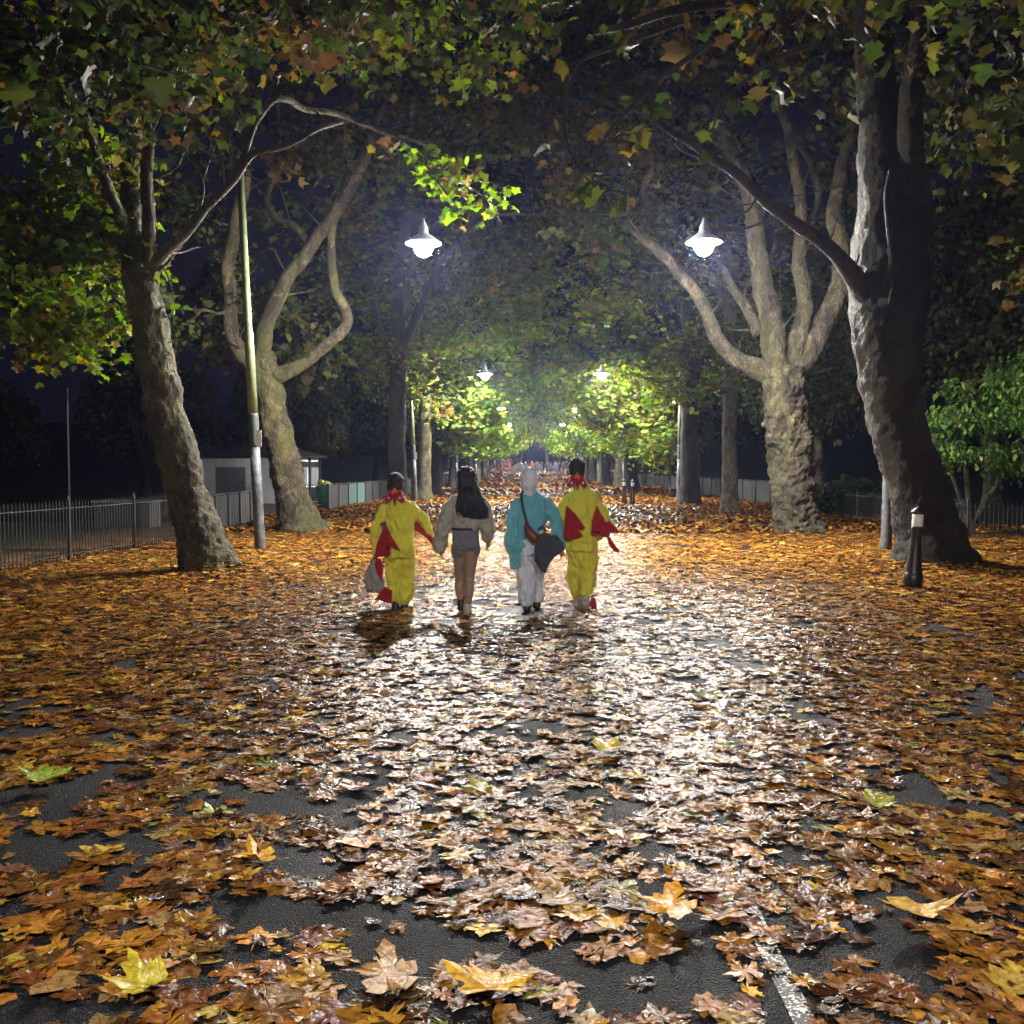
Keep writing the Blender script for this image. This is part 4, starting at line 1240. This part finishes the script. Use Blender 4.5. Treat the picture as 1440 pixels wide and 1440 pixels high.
def head(b, c, s=1.0, turn=0.0):
    """skull, jaw, nose, brow, ears and neck, facing +y (away) turned a little"""
    c = Vector(c); Rz = Matrix.Rotation(turn, 3, 'Z')
    q = lambda x, y, z: c + Rz @ (Vector((x, y, z)) * s)
    b.ell(q(0, -.01, .02), (.076 * s, .094 * s, .098 * s))
    b.ell(q(0, .03, -.05), (.058 * s, .062 * s, .07 * s))
    b.tube([q(0, .085, .005), q(0, .105, -.025)], [.012 * s, .016 * s], 8)
    b.tube([q(-.03, .083, .022), q(.03, .083, .022)], [.012 * s, .012 * s], 8)
    b.tube([q(-.02, .088, -.062), q(.02, .088, -.062)], [.009 * s, .009 * s], 8)
    for e in (-1, 1):
        b.tube([q(e * .078, -.005, .03), q(e * .086, -.012, .005), q(e * .078, .0, -.025)], [.012 * s, .014 * s, .009 * s], 8)
    b.tube([q(0, -.02, -.05), q(0, -.03, -.15)], [.052 * s, .058 * s], 14)


def figure(name, label, root_px, D, J, skin, headc, hs, hands, turn=0.0, leg_r=(.068, .046, .046, .034), arm_r=(.042, .034, .026), torso=None, feet=True):
    """one continuous body; J holds joints as photo pixels with a depth offset, turned into points of the place"""
    r = at(*root_px, D); root = thing(name, label, 'person', (r.x, D, 0), None)
    off = root.location
    K = {k: at(v[0], v[1], D + (v[2] if len(v) > 2 else 0)) for k, v in J.items()}
    b = Blob()
    head(b, K['head'], hs, turn)
    b.rings(torso(K))
    for s in ('L', 'R'):
        b.tube([K['hip' + s], K['knee' + s], K['calf' + s], K['ank' + s]], leg_r)
        a = K['ank' + s]
        b.tube([a + Vector((0, -.03, -.04)), a + Vector((0, .06, -.06)), a + Vector((0, .15, -.068))], [.034, .034, .022], 12)
        b.tube([K['sho' + s], K['elb' + s], K['wri' + s]], arm_r)
        if s in hands:
            hand(b, K['wri' + s], K['wri' + s] - K['elb' + s], -1 if s == 'R' else 1, hands[s], .95)
    b.build('body', skin, root, off, .0075, 2)
    return root, K, off


def torso_of(wsh, wch, wwa, whi, dep=.105):
    def f(K):
        hip = (K['hipL'] + K['hipR']) / 2; sh = (K['shoL'] + K['shoR']) / 2
        n = K['head'] + Vector((0, -.03, -.16))
        ax = sh - hip
        return [(hip - Vector((0, 0, .05)), whi * .8, dep * .9), (hip + ax * .08, whi, dep), (hip + ax * .4, wwa, dep * .82), (hip + ax * .75, wch, dep), (hip + ax * .98, wsh, dep * .8), (hip + ax * 1.08, wsh * .55, dep * .6), (n, .05, .05)]
    return f


def shoe(name, a, mat, parent, off, lift=0.0, L=.2):
    """a = ankle point; sole flat on the ground or heel lifted"""
    b = Blob(); a = Vector(a)
    if lift:
        z = a.z
        b.tube([a + Vector((0, 0, .02)), a + Vector((0, -.01, -.07)), a + Vector((0, .03, -.12)), a + Vector((0, .06, -.18))], [.047, .05, .05, .042])
    else:
        b.tube([a + Vector((0, -.03, -.045)), a + Vector((0, .07, -.052)), a + Vector((0, .17, -.06))], [.044, .046, .036])
        b.tube([a + Vector((0, -.01, .03)), a + Vector((0, -.02, -.04))], [.047, .045])
    return b.build(name, mat, parent, off, .009, 2)


# ---- walker in yellow with the bag
D = 11.2
J1 = dict(head=(557, 681), shoL=(542, 709), elbL=(530, 745, -.05), wriL=(528, 778, .0), shoR=(580, 710), elbR=(597, 734, .0), wriR=(605, 752, .1),
          hipL=(553, 772), kneeL=(553, 812, .06), calfL=(554, 826, .03), ankL=(557, 850, -.02), hipR=(571, 772), kneeR=(572, 812, .1), calfR=(572, 826, .08), ankR=(569, 851, .06))
t1, K, off = figure('person', 'shorter walker in yellow bird suit with red wings, carrying a grey bag', (562, 860), D, J1, M_SKIN, None, .95, {'L': .8, 'R': .4}, .25,
                    torso=torso_of(.16, .15, .13, .14))
V3 = Vector
b = Blob()
hip = (K['hipL'] + K['hipR']) / 2; sh = (K['shoL'] + K['shoR']) / 2; ax = sh - hip
b.rings([(hip - V3((0, 0, .10)), .15, .12), (hip + ax * .05, .172, .145), (hip + ax * .4, .165, .14), (hip + ax * .75, .18, .145), (hip + ax * .92, .165, .125), (hip + ax * 1.03, .125, .1), (hip + ax * 1.1, .085, .08), (hip + ax * 1.16, .075, .07)])
b.tube([K['hipL'], K['kneeL'] + V3((-.005, 0, 0)), K['ankL'] + V3((0, 0, .05))], [.105, .082, .07])
b.tube([K['hipR'], K['kneeR'], K['ankR'] + V3((0, 0, .06))], [.108, .095, .08])
b.tube([K['shoL'] - V3((-.012, 0, .04)), K['elbL'], K['wriL']], [.07, .074, .05])
b.tube([K['shoR'] - V3((.012, 0, .04)), K['elbR'], K['wriR']], [.07, .07, .042])
b.build('bird_suit', M_YEL, t1, off, .010, 2, .024, (11, 11, 6))
b = Blob(); h = K['head']
b.ell(h + V3((0, -.02, .035)), (.092, .108, .098)); b.ell(h + V3((0, -.045, -.02)), (.086, .08, .09))
b.build('hair', M_HAIRD, t1, off, .009, 2, .010, (40, 40, 40))


def bird_hood(K, t, off, s=1.0):
    """the suit's hood hanging down behind the neck: red comb and wattles, orange beak, two eyes"""
    n = K['head'] + V3((0, -.05, -.10))
    b = Blob()
    b.tube([n + V3((-.075, .02, -.02)), n + V3((-.05, -.05, .0)), n + V3((0, -.08, .0)), n + V3((.05, -.05, .0)), n + V3((.075, .02, -.02))], [.03, .036, .04, .036, .03])
    b.tube([n + V3((-.05, -.07, -.02)), n + V3((-.085, -.085, -.07))], [.034, .032]); b.tube([n + V3((.05, -.07, -.02)), n + V3((.085, -.085, -.07))], [.034, .032])
    b.tube([n + V3((0, -.085, -.03)), n + V3((0, -.10, -.08)), n + V3((.006, -.105, -.125))], [.022, .018, .01])
    b.tube([n + V3((-.10, -.03, -.03)), n + V3((-.13, -.02, -.045))], [.022, .012])
    hd = b.build('hood', M_RED, t, off, .008, 2, .004)
    b = Blob(); b.tube([n + V3((0, -.075, .01)), n + V3((0, -.055, .07))], [.042, .006]); b.build('beak', M_ORG, hd, V3((0, 0, 0)) + off, .007, 1)
    for e in (-1, 1):
        b = Blob(); b.ell(n + V3((e * .062, -.112, -.05)), (.013, .008, .016)); b.build('eye_patch', M_WHT, hd, off, .005, 1)


bird_hood(K, t1, off)
q = lambda x, y, d=0, D=D: at(x, y, D + d)
flap('wing', [q(541, 741, -.12), q(551, 755, -.17), q(563, 774, -.19), q(552, 769, -.18), q(543, 758, -.17), q(549, 780, -.16), q(541, 783, -.13), q(534, 783, -.1), q(527, 786, -.08), q(530, 768, -.08), q(536, 752, -.1)], .014, M_RED, t1, off)
flap('wing', [q(582, 731, -.02), q(592, 737, 0), q(601, 746, .02), q(611, 762, .05), q(610, 768, .05), q(600, 757, .03), q(590, 749, .0), q(583, 745, -.02)], .014, M_RED, t1, off)
flap('foot_flap', [q(541, 825, -.05), q(551, 830, -.1), q(551, 848, -.12), q(540, 847, -.12), q(529, 842, -.08), q(536, 832, -.06)], .012, M_RED, t1, off)
for a in ('ankL', 'ankR'): shoe('shoe', K[a], M_SHOE, t1, off)
# the bag
b = Blob(); c = q(527, 812, -.02)
b.rings([(c + V3((.005, 0, -.17)), .06, .05), (c + V3((0, 0, -.13)), .105, .085), (c + V3((-.01, 0, -.03)), .112, .09), (c + V3((0, 0, .09)), .085, .07), (c + V3((.005, 0, .17)), .04, .035), (c + V3((.008, 0, .20)), .05, .04)])
bag = thing('bag', 'crumpled grey bag hanging from the hand of the shorter yellow walker', 'bag', (c.x, c.y, c.z - .18))
b.build('bag_body', M_BAGG, bag, bag.location, .009, 2, .02, (14, 14, 9))
flap('red_lining', [q(529, 785, -.1), q(537, 786, -.1), q(539, 800, -.13), q(537, 818, -.125), q(531, 806, -.125), q(527, 794, -.11)], .008, M_RED, bag, bag.location)
m = MB(); w_ = K['wriL'] + (K['wriL'] - K['elbL']).normalized() * .11
m.tube([c + V3((-.02, 0, .18)), w_ + V3((-.015, 0, .02)), w_ + V3((.02, 0, .02)), c + V3((.03, 0, .18))], .008, 6); m.build('strap', M_BAGG, bag, False, bag.location)

# ---- woman in the beige jumper
D = 10.9
q = lambda x, y, d=0, D=D: at(x, y, D + d)
J2 = dict(head=(656, 673), shoL=(639, 704), elbL=(627, 740, -.02), wriL=(622, 768, .06), shoR=(674, 704), elbR=(684, 735, .0), wriR=(686, 758, .1),
          hipL=(646, 768), kneeL=(647, 812, .12), calfL=(646, 828, .1), ankL=(649, 848, .12), hipR=(664, 768), kneeR=(660, 812, .0), calfR=(660, 828, -.05), ankR=(657, 855, -.05))
t2, K, off = figure('person', 'walker with very long straight black hair, beige jumper and grey shorts', (656, 865), D, J2, M_SKIN2, None, .93, {'L': .45, 'R': .5}, 0,
                    leg_r=(.088, .056, .057, .034), torso=torso_of(.14, .125, .11, .15, .1))
b = Blob(); hip = (K['hipL'] + K['hipR']) / 2; hem = q(655, 743)
b.rings([(hem + V3((0, 0, -.012)), .135, .11), (hem + V3((0, 0, .02)), .158, .125), (hem + V3((0, 0, .12)), .168, .135), (q(656, 716), .165, .125), (q(656, 703), .145, .10), (q(656, 696), .08, .07)])
b.tube([K['shoL'] + V3((.01, 0, 0)), q(630, 722), q(623, 745), q(618, 768, .04)], [.082, .085, .088, .078])
b.tube([K['shoR'] - V3((.01, 0, 0)), q(681, 722), q(685, 740), q(686, 756, .06)], [.082, .085, .086, .075])
b.build('jumper', M_KNIT, t2, off, .010, 2, .02, (12, 12, 8))
b = Blob()
b.rings([(q(655, 772), .15, .11), (q(655, 765), .152, .128), (q(655, 756), .15, .128), (q(655, 746), .142, .115), (q(655, 742), .138, .11)])
b.tube([K['hipL'], q(645, 777, .02)], [.09, .088]); b.tube([K['hipR'], q(665, 774, 0)], [.09, .088])
b.build('shorts', M_SHORT, t2, off, .010, 2, .004)
m = MB()
m.lathe([(.152, -.012), (.156, 0), (.152, .012)], 30); 
o = m.build('belt', M_BELT, t2, True); o.location = q(655, 743.5) - V3(off); o.scale = (1, .8, 1)
b = Blob(); h = K['head']
b.ell(h + V3((0, -.02, .04)), (.104, .115, .098))
b.rings([(q(667, 728, -.13), .15, .02), (q(665, 716, -.13), .155, .035), (q(662, 700, -.11), .142, .05), (q(659, 686, -.07), .115, .075), (q(657, 674, -.03), .106, .10), (q(656, 666, -.02), .10, .095)])
hair = b.build('hair', M_HAIRB, t2, off, .008, 2, .012, (45, 30, 2.0))
m = MB()
for k in range(46):
    x = 640.5 + k * 1.0 + random.uniform(-.6, .6)
    L = 719 + random.uniform(-3, 11)
    u = (x - 663) / 23
    m.tube([q(657 + u * 11, 684 + 3 * u * u, -.155 + .06 * u * u), q(660 + u * 17, 700, -.165 + .06 * u * u), q(x, 714, -.165 + .05 * u * u), q(x + random.uniform(-1, 1), L, -.15)], [.006, .011, .010, .002], 5)
m.build('hair_strand', M_HAIRB, hair, True, off)
for a, mt in (('ankL', M_SHOE), ('ankR', M_SNEAK)): 
    shoe('shoe', K[a] + V3((0, 0, -.01)), mt, t2, off)
b = Blob(); b.tube([K['ankR'] + V3((0, 0, .08)), K['ankR']], [.042, .044]); b.build('sock', plain('cream_sock', (.24, .2, .13), .8), t2, off, .008, 1)
b = Blob(); b.tube([K['ankL'] + V3((0, 0, .07)), K['ankL']], [.042, .044]); b.build('sock', M_SOCK, t2, off, .008, 1)

# ---- walker in turquoise with eared white hood
D = 11.1
q = lambda x, y, d=0, D=D: at(x, y, D + d)
J3 = dict(head=(744, 675), shoL=(727, 704), elbL=(721, 742, .0), wriL=(722, 775, .0), shoR=(772, 703), elbR=(781, 735, .0), wriR=(788, 770, .0),
          hipL=(738, 772), kneeL=(740, 812, 0), calfL=(741, 828, -.03), ankL=(741, 850, -.06), hipR=(755, 772), kneeR=(754, 812, .14), calfR=(754, 826, .14), ankR=(755, 845, .12))
t3, K, off = figure('person', 'walker in turquoise top and white trousers with a white eared hood', (747, 860), D, J3, M_SKIN, None, .95, {'L': .5, 'R': .5}, -.05, torso=torso_of(.16, .145, .13, .14))
b = Blob()
b.rings([(q(744, 752), .175, .14), (q(746, 738), .172, .15), (q(748, 720), .185, .15), (q(749, 707), .172, .13), (q(748, 698), .125, .1), (q(747, 693), .098, .09), (q(745, 688), .085, .085)])
b.tube([K['shoL'] - V3((-.015, 0, .04)), q(722, 730), q(719, 760, -.02), q(721, 778, 0)], [.075, .085, .08, .055])
b.tube([K['shoR'] - V3((.02, 0, .045)), q(779, 726), q(785, 750), q(788, 768)], [.075, .078, .068, .05])
b.rings([(q(727, 800, -.02), .075, .035), (q(729, 785, -.02), .10, .07), (q(734, 768, -.01), .125, .10), (q(738, 750), .14, .12)])
b.build('top', M_TURQ, t3, off, .010, 2, .024, (11, 11, 6))
b = Blob()
b.rings([(q(747, 780), .135, .12), (q(747, 768), .15, .135), (q(748, 752), .145, .125), (q(748, 742), .13, .11)])
b.tube([K['hipL'], K['kneeL'], K['ankL'] + V3((0, 0, .05))], [.105, .098, .09]); b.tube([K['hipR'], K['kneeR'], K['ankR'] + V3((0, 0, .05))], [.1, .088, .08])
b.build('trousers', M_WHT, t3, off, .010, 2, .02, (12, 12, 7))
b = Blob(); h = K['head']
b.ell(h + V3((0, -.02, .02)), (.106, .118, .122)); b.ell(h + V3((0, -.035, -.05)), (.10, .10, .095)); b.tube([h + V3((0, -.03, -.09)), h + V3((0, -.03, -.15))], [.07, .08])
hd = b.build('hood', M_WHT, t3, off, .010, 3, .007, (14, 14, 6))
b = Blob(); b.tube([q(737, 661, .0), q(730, 656, -.01), q(723, 661, -.02), q(718, 666, -.02)], [.032, .044, .036, .014]); b.build('ear', M_WHT, hd, off, .008, 2, .005)
b = Blob(); b.tube([q(750, 660, 0), q(755, 655, -.01), q(760, 658, -.02), q(762, 664, -.02)], [.032, .044, .036, .014]); b.build('ear', M_WHT, hd, off, .008, 2, .005)
shoe('shoe', K['ankL'], M_SHOE, t3, off); shoe('shoe', K['ankR'], M_SHOE, t3, off)
bag = thing('shoulder_bag', 'brown leather bag on a dark strap across the turquoise back', 'bag', q(750, 752, -.16))
bo = bag.location
b = Blob(); b.tube([q(740, 738, -.17), q(744, 748, -.19), q(752, 757, -.2), q(761, 763, -.18)], [.028, .055, .06, .03]); b.build('bag_body', M_BROWN, bag, bo, .009, 2, .004)
m = MB(); p, r = catmull([q(739, 688, -.02), q(733, 695, -.11), q(735, 712, -.165), q(739, 728, -.165), q(742, 740, -.17)], [.013] * 5, .03); m.tube(p, r, 8)
p, r = catmull([q(757, 745, -.17), q(763, 740, -.16), q(767, 747, -.15)], [.010] * 3, .03); m.tube(p, r, 8)
m.build('strap', M_BELT, bag, True, bo)
o = flap('cloth_drape', [q(757, 752, -.2), q(766, 748, -.2), q(778, 752, -.17), q(788, 764, -.1), q(789, 772, -.1), q(780, 780, -.15), q(772, 790, -.17), q(765, 806, -.18), q(758, 798, -.2), q(751, 788, -.2), q(752, 768, -.21)], .05, M_NAVY, None, V3((0, 0, 0)), 3, .05)
tag(o, 'dark slate cloth bunched at the hip below the brown bag', 'cloth')

# ---- taller walker in yellow
D = 11.2
q = lambda x, y, d=0, D=D: at(x, y, D + d)
J4 = dict(head=(811, 660), shoL=(798, 694), elbL=(788, 732, -.05), wriL=(789, 764, .0), shoR=(838, 694), elbR=(850, 730, -.05), wriR=(842, 752, .14),
          hipL=(808, 762), kneeL=(810, 802, .1), calfL=(811, 818, .1), ankL=(812, 846, .12), hipR=(828, 762), kneeR=(827, 802, .02), calfR=(826, 820, -.04), ankR=(823, 838, -.10))
t4, K, off = figure('person', 'taller walker in yellow bird suit with red wings at both sides', (818, 858), D, J4, M_SKIN, None, 1.0, {'R': .5}, .05, torso=torso_of(.175, .16, .14, .15))
b = Blob(); hip = (K['hipL'] + K['hipR']) / 2; sh = (K['shoL'] + K['shoR']) / 2; ax = sh - hip
b.rings([(hip - V3((0, 0, .10)), .15, .12), (hip + ax * .05, .175, .145), (hip + ax * .4, .178, .145), (hip + ax * .75, .197, .15), (hip + ax * .92, .182, .13), (hip + ax * 1.03, .135, .105), (hip + ax * 1.1, .09, .085), (hip + ax * 1.17, .08, .075)])
b.tube([K['hipL'], K['kneeL'], K['ankL'] + V3((0, 0, .11))], [.108, .092, .084]); b.tube([K['hipR'], K['kneeR'], K['calfR'], K['ankR'] + V3((0, 0, .06))], [.11, .098, .09, .08])
b.tube([K['shoL'] - V3((-.015, 0, .045)), K['elbL'], K['wriL']], [.075, .072, .05]); b.tube([K['shoR'] - V3((.015, 0, .045)), K['elbR'], K['wriR']], [.075, .072, .05])
b.build('bird_suit', M_YEL, t4, off, .010, 2, .024, (11, 11, 6))
b = Blob(); h = K['head']
b.ell(h + V3((0, -.02, .035)), (.096, .112, .10)); b.ell(h + V3((0, -.05, -.02)), (.088, .08, .085))
b.build('hair', M_HAIRD, t4, off, .009, 2, .012, (40, 40, 40))
bird_hood(K, t4, off)
flap('wing', [q(797, 711, -.16), q(809, 722, -.19), q(823, 742, -.2), q(817, 745, -.2), q(808, 738, -.19), q(820, 753, -.19), q(812, 757, -.18), q(800, 759, -.15), q(793, 758, -.12), q(795, 735, -.14)], .014, M_RED, t4, off)
flap('wing', [q(839, 711, -.16), q(846, 725, -.14), q(856, 733, -.1), q(864, 739, -.08), q(871, 749, -.06), q(858, 749, -.1), q(855, 756, -.11), q(846, 754, -.14), q(842, 752, -.15), q(835, 751, -.18), q(831, 752, -.19), q(833, 732, -.18)], .014, M_RED, t4, off)
flap('wing_tip', [q(853, 753, -.1), q(858, 756, -.1), q(864, 766, -.08), q(871, 774, -.06), q(870, 777, -.06), q(863, 775, -.08), q(856, 766, -.1)], .012, M_RED, t4, off, 2)
b = Blob(); hand(b, K['wriL'], K['wriL'] - K['elbL'], 1, .5, 1.0); b.tube([K['wriL'] + V3((0, 0, .05)), K['wriL']], [.035, .03]); b.build('glove', M_RED, t4, off, .007, 1)
for a in ('ankL', 'ankR'):
    b = Blob(); b.tube([K[a] + V3((0, 0, .11)), K[a]], [.048, .046]); b.build('sock', M_SOCK, t4, off, .008, 1)
shoe('shoe', K['ankL'], M_SNEAK, t4, off); shoe('shoe', K['ankR'], M_SNEAK, t4, off, 1)
flap('foot_flap', [q(832, 838, -.16), q(837, 842, -.16), q(839, 856, -.14), q(832, 857, -.16), q(829, 850, -.17)], .012, M_RED, t4, off, 2)

# ---- distant people on the crossing
def far_person(x, y, h, col, legs, face, label, stride):
    b = Blob()
    s = h / 1.72
    b.ell((0, 0, 1.62 * s), (.085 * s, .1 * s, .115 * s)); b.tube([(0, 0, 1.5 * s), (0, 0, 1.4 * s)], [.055, .07])
    b.rings([((0, 0, .82 * s), .16, .12), ((0, 0, 1.1 * s), .17, .125), ((0, 0, 1.38 * s), .2, .12), ((0, 0, 1.46 * s), .1, .08)])
    for e in (-1, 1):
        b.tube([(e * .09, 0, .86 * s), (e * .1, e * stride * .5, .48 * s), (e * .1, e * stride, .07)], [.09, .07, .055])
        b.tube([(e * .1, e * stride - .03, .05), (e * .1, e * stride + .12, .045)], [.05, .04])
        b.tube([(e * .2, 0, 1.38 * s), (e * .25, -e * .06, 1.1 * s), (e * .24, -e * stride * .6, .85 * s)], [.065, .055, .045])
    o = b.build('person', col, None, (0, 0, 0), .022, 2)
    me = o.data; me.materials.append(legs); me.materials.append(face)
    for p in me.polygons:
        z = p.center.z
        p.material_index = 1 if z < .84 * s else (2 if z > 1.47 * s else 0)
    o.location = (x, y, gz(y)); o.rotation_euler = (0, 0, random.uniform(-.6, .6))
    tag(o, label, 'person', 'distant walkers at the crossing')


cB = plain('blue_coat', (.04, .07, .22), .8); cK = plain('black_coat', (.015, .015, .02), .8); cG = plain('grey_coat', (.2, .2, .22), .8); cW = plain('pale_coat', (.5, .5, .52), .8)
cR = plain('maroon_coat', (.2, .03, .03), .8)
for (px, D, h, c, l, lab) in ((763, 148, 1.75, cB, cB, 'distant walker in blue at the middle of the far group'), (756, 152, 1.7, cK, cK, 'distant walker in black at the edge of the far group'),
                             (769, 151, 1.72, cB, cK, 'distant walker in blue coat and dark trousers'), (774, 147, 1.7, cW, cB, 'distant walker in a pale top'),
                             (781, 153, 1.75, cB, cB, 'distant walker in blue beside the far bollard'), (786, 150, 1.65, cG, cK, 'distant walker in grey near the far bollard'),
                             (739, 154, 1.7, cK, cG, 'distant dark walker above the white hood'), (733, 156, 1.7, cG, cK, 'distant grey walker between red sign and white hood'),
                             (748, 158, 1.75, cR, cK, 'distant walker in maroon above the white hood'), (792, 157, 1.7, cK, cK, 'distant walker in black beside the taller yellow walker')):
    far_person((px - 744) / 1400 * D, D, h, c, l, M_SKIN, lab, .22)

# ---- red sign at the far end
D = 140; q0 = at(712, 652, D)
t = thing('sign_board', 'square red board with white marks standing at the far end', 'sign', (q0.x, D, gz(D)))
red = plain('sign_red', (.55, .02, .05), .5)
m = MB(); m.box(-.78, .78, -.05, .05, .75, 2.45); m.build('board', red, t)
m = MB()
for (x0, x1, z0, z1) in ((-.6, .6, 2.2, 2.3), (-.35, -.25, 1.35, 2.1), (.25, .35, 1.35, 2.1), (-.25, .25, 2.0, 2.1), (-.12, .12, 1.5, 1.8), (-.6, -.45, 1.0, 1.9), (.45, .6, 1.0, 1.9), (-.3, .3, .95, 1.1)):
    m.box(x0, x1, -.062, -.052, z0, z1)
m.build('white_mark', M_WHITE, t)
for x in (-.6, .6):
    m = MB(); m.box(x - .05, x + .05, -.04, .04, -.1, .75); m.build('leg', M_RAIL, t)

# ------------------------------------------------------------------ haze
hz, hnt, hb, ho = new_mat('night_haze')
hnt.nodes.remove(hb)
pv = node(hnt, 'ShaderNodeVolumePrincipled')
pv.inputs['Color'].default_value = (.48, .56, 1.0, 1); pv.inputs['Density'].default_value = 0.0004; pv.inputs['Anisotropy'].default_value = .7
hnt.links.new(pv.outputs[0], ho.inputs['Volume'])
m = MB(); m.box(-310, 310, -40, 530, -1.0, 40)
o = m.build('haze', hz); tag(o, None, None, None, 'stuff')

# ------------------------------------------------------------------ render settings
sun = bpy.data.lights.new('ambient_blue_fill', 'SUN'); sun.energy = 0.012; sun.angle = R(10); sun.color = (.7, .78, 1)  # faint fill added to tint the ambient blue, not an actual moon
so = bpy.data.objects.new('ambient_blue_fill', sun); so.rotation_euler = (R(40), R(10), R(20)); link(so)
scene.view_settings.view_transform = 'Standard'; scene.view_settings.look = 'None'
scene.view_settings.gamma = 1; scene.view_settings.exposure = 0.0
scene.cycles.use_denoising = True
scene.cycles.max_bounces = 6; scene.cycles.diffuse_bounces = 3; scene.cycles.glossy_bounces = 2; scene.cycles.transmission_bounces = 4
scene.cycles.volume_bounces = 0; scene.cycles.transparent_max_bounces = 4
scene.cycles.sample_clamp_indirect = 4; scene.cycles.use_light_tree = True
scene.cycles.caustics_reflective = False; scene.cycles.caustics_refractive = False
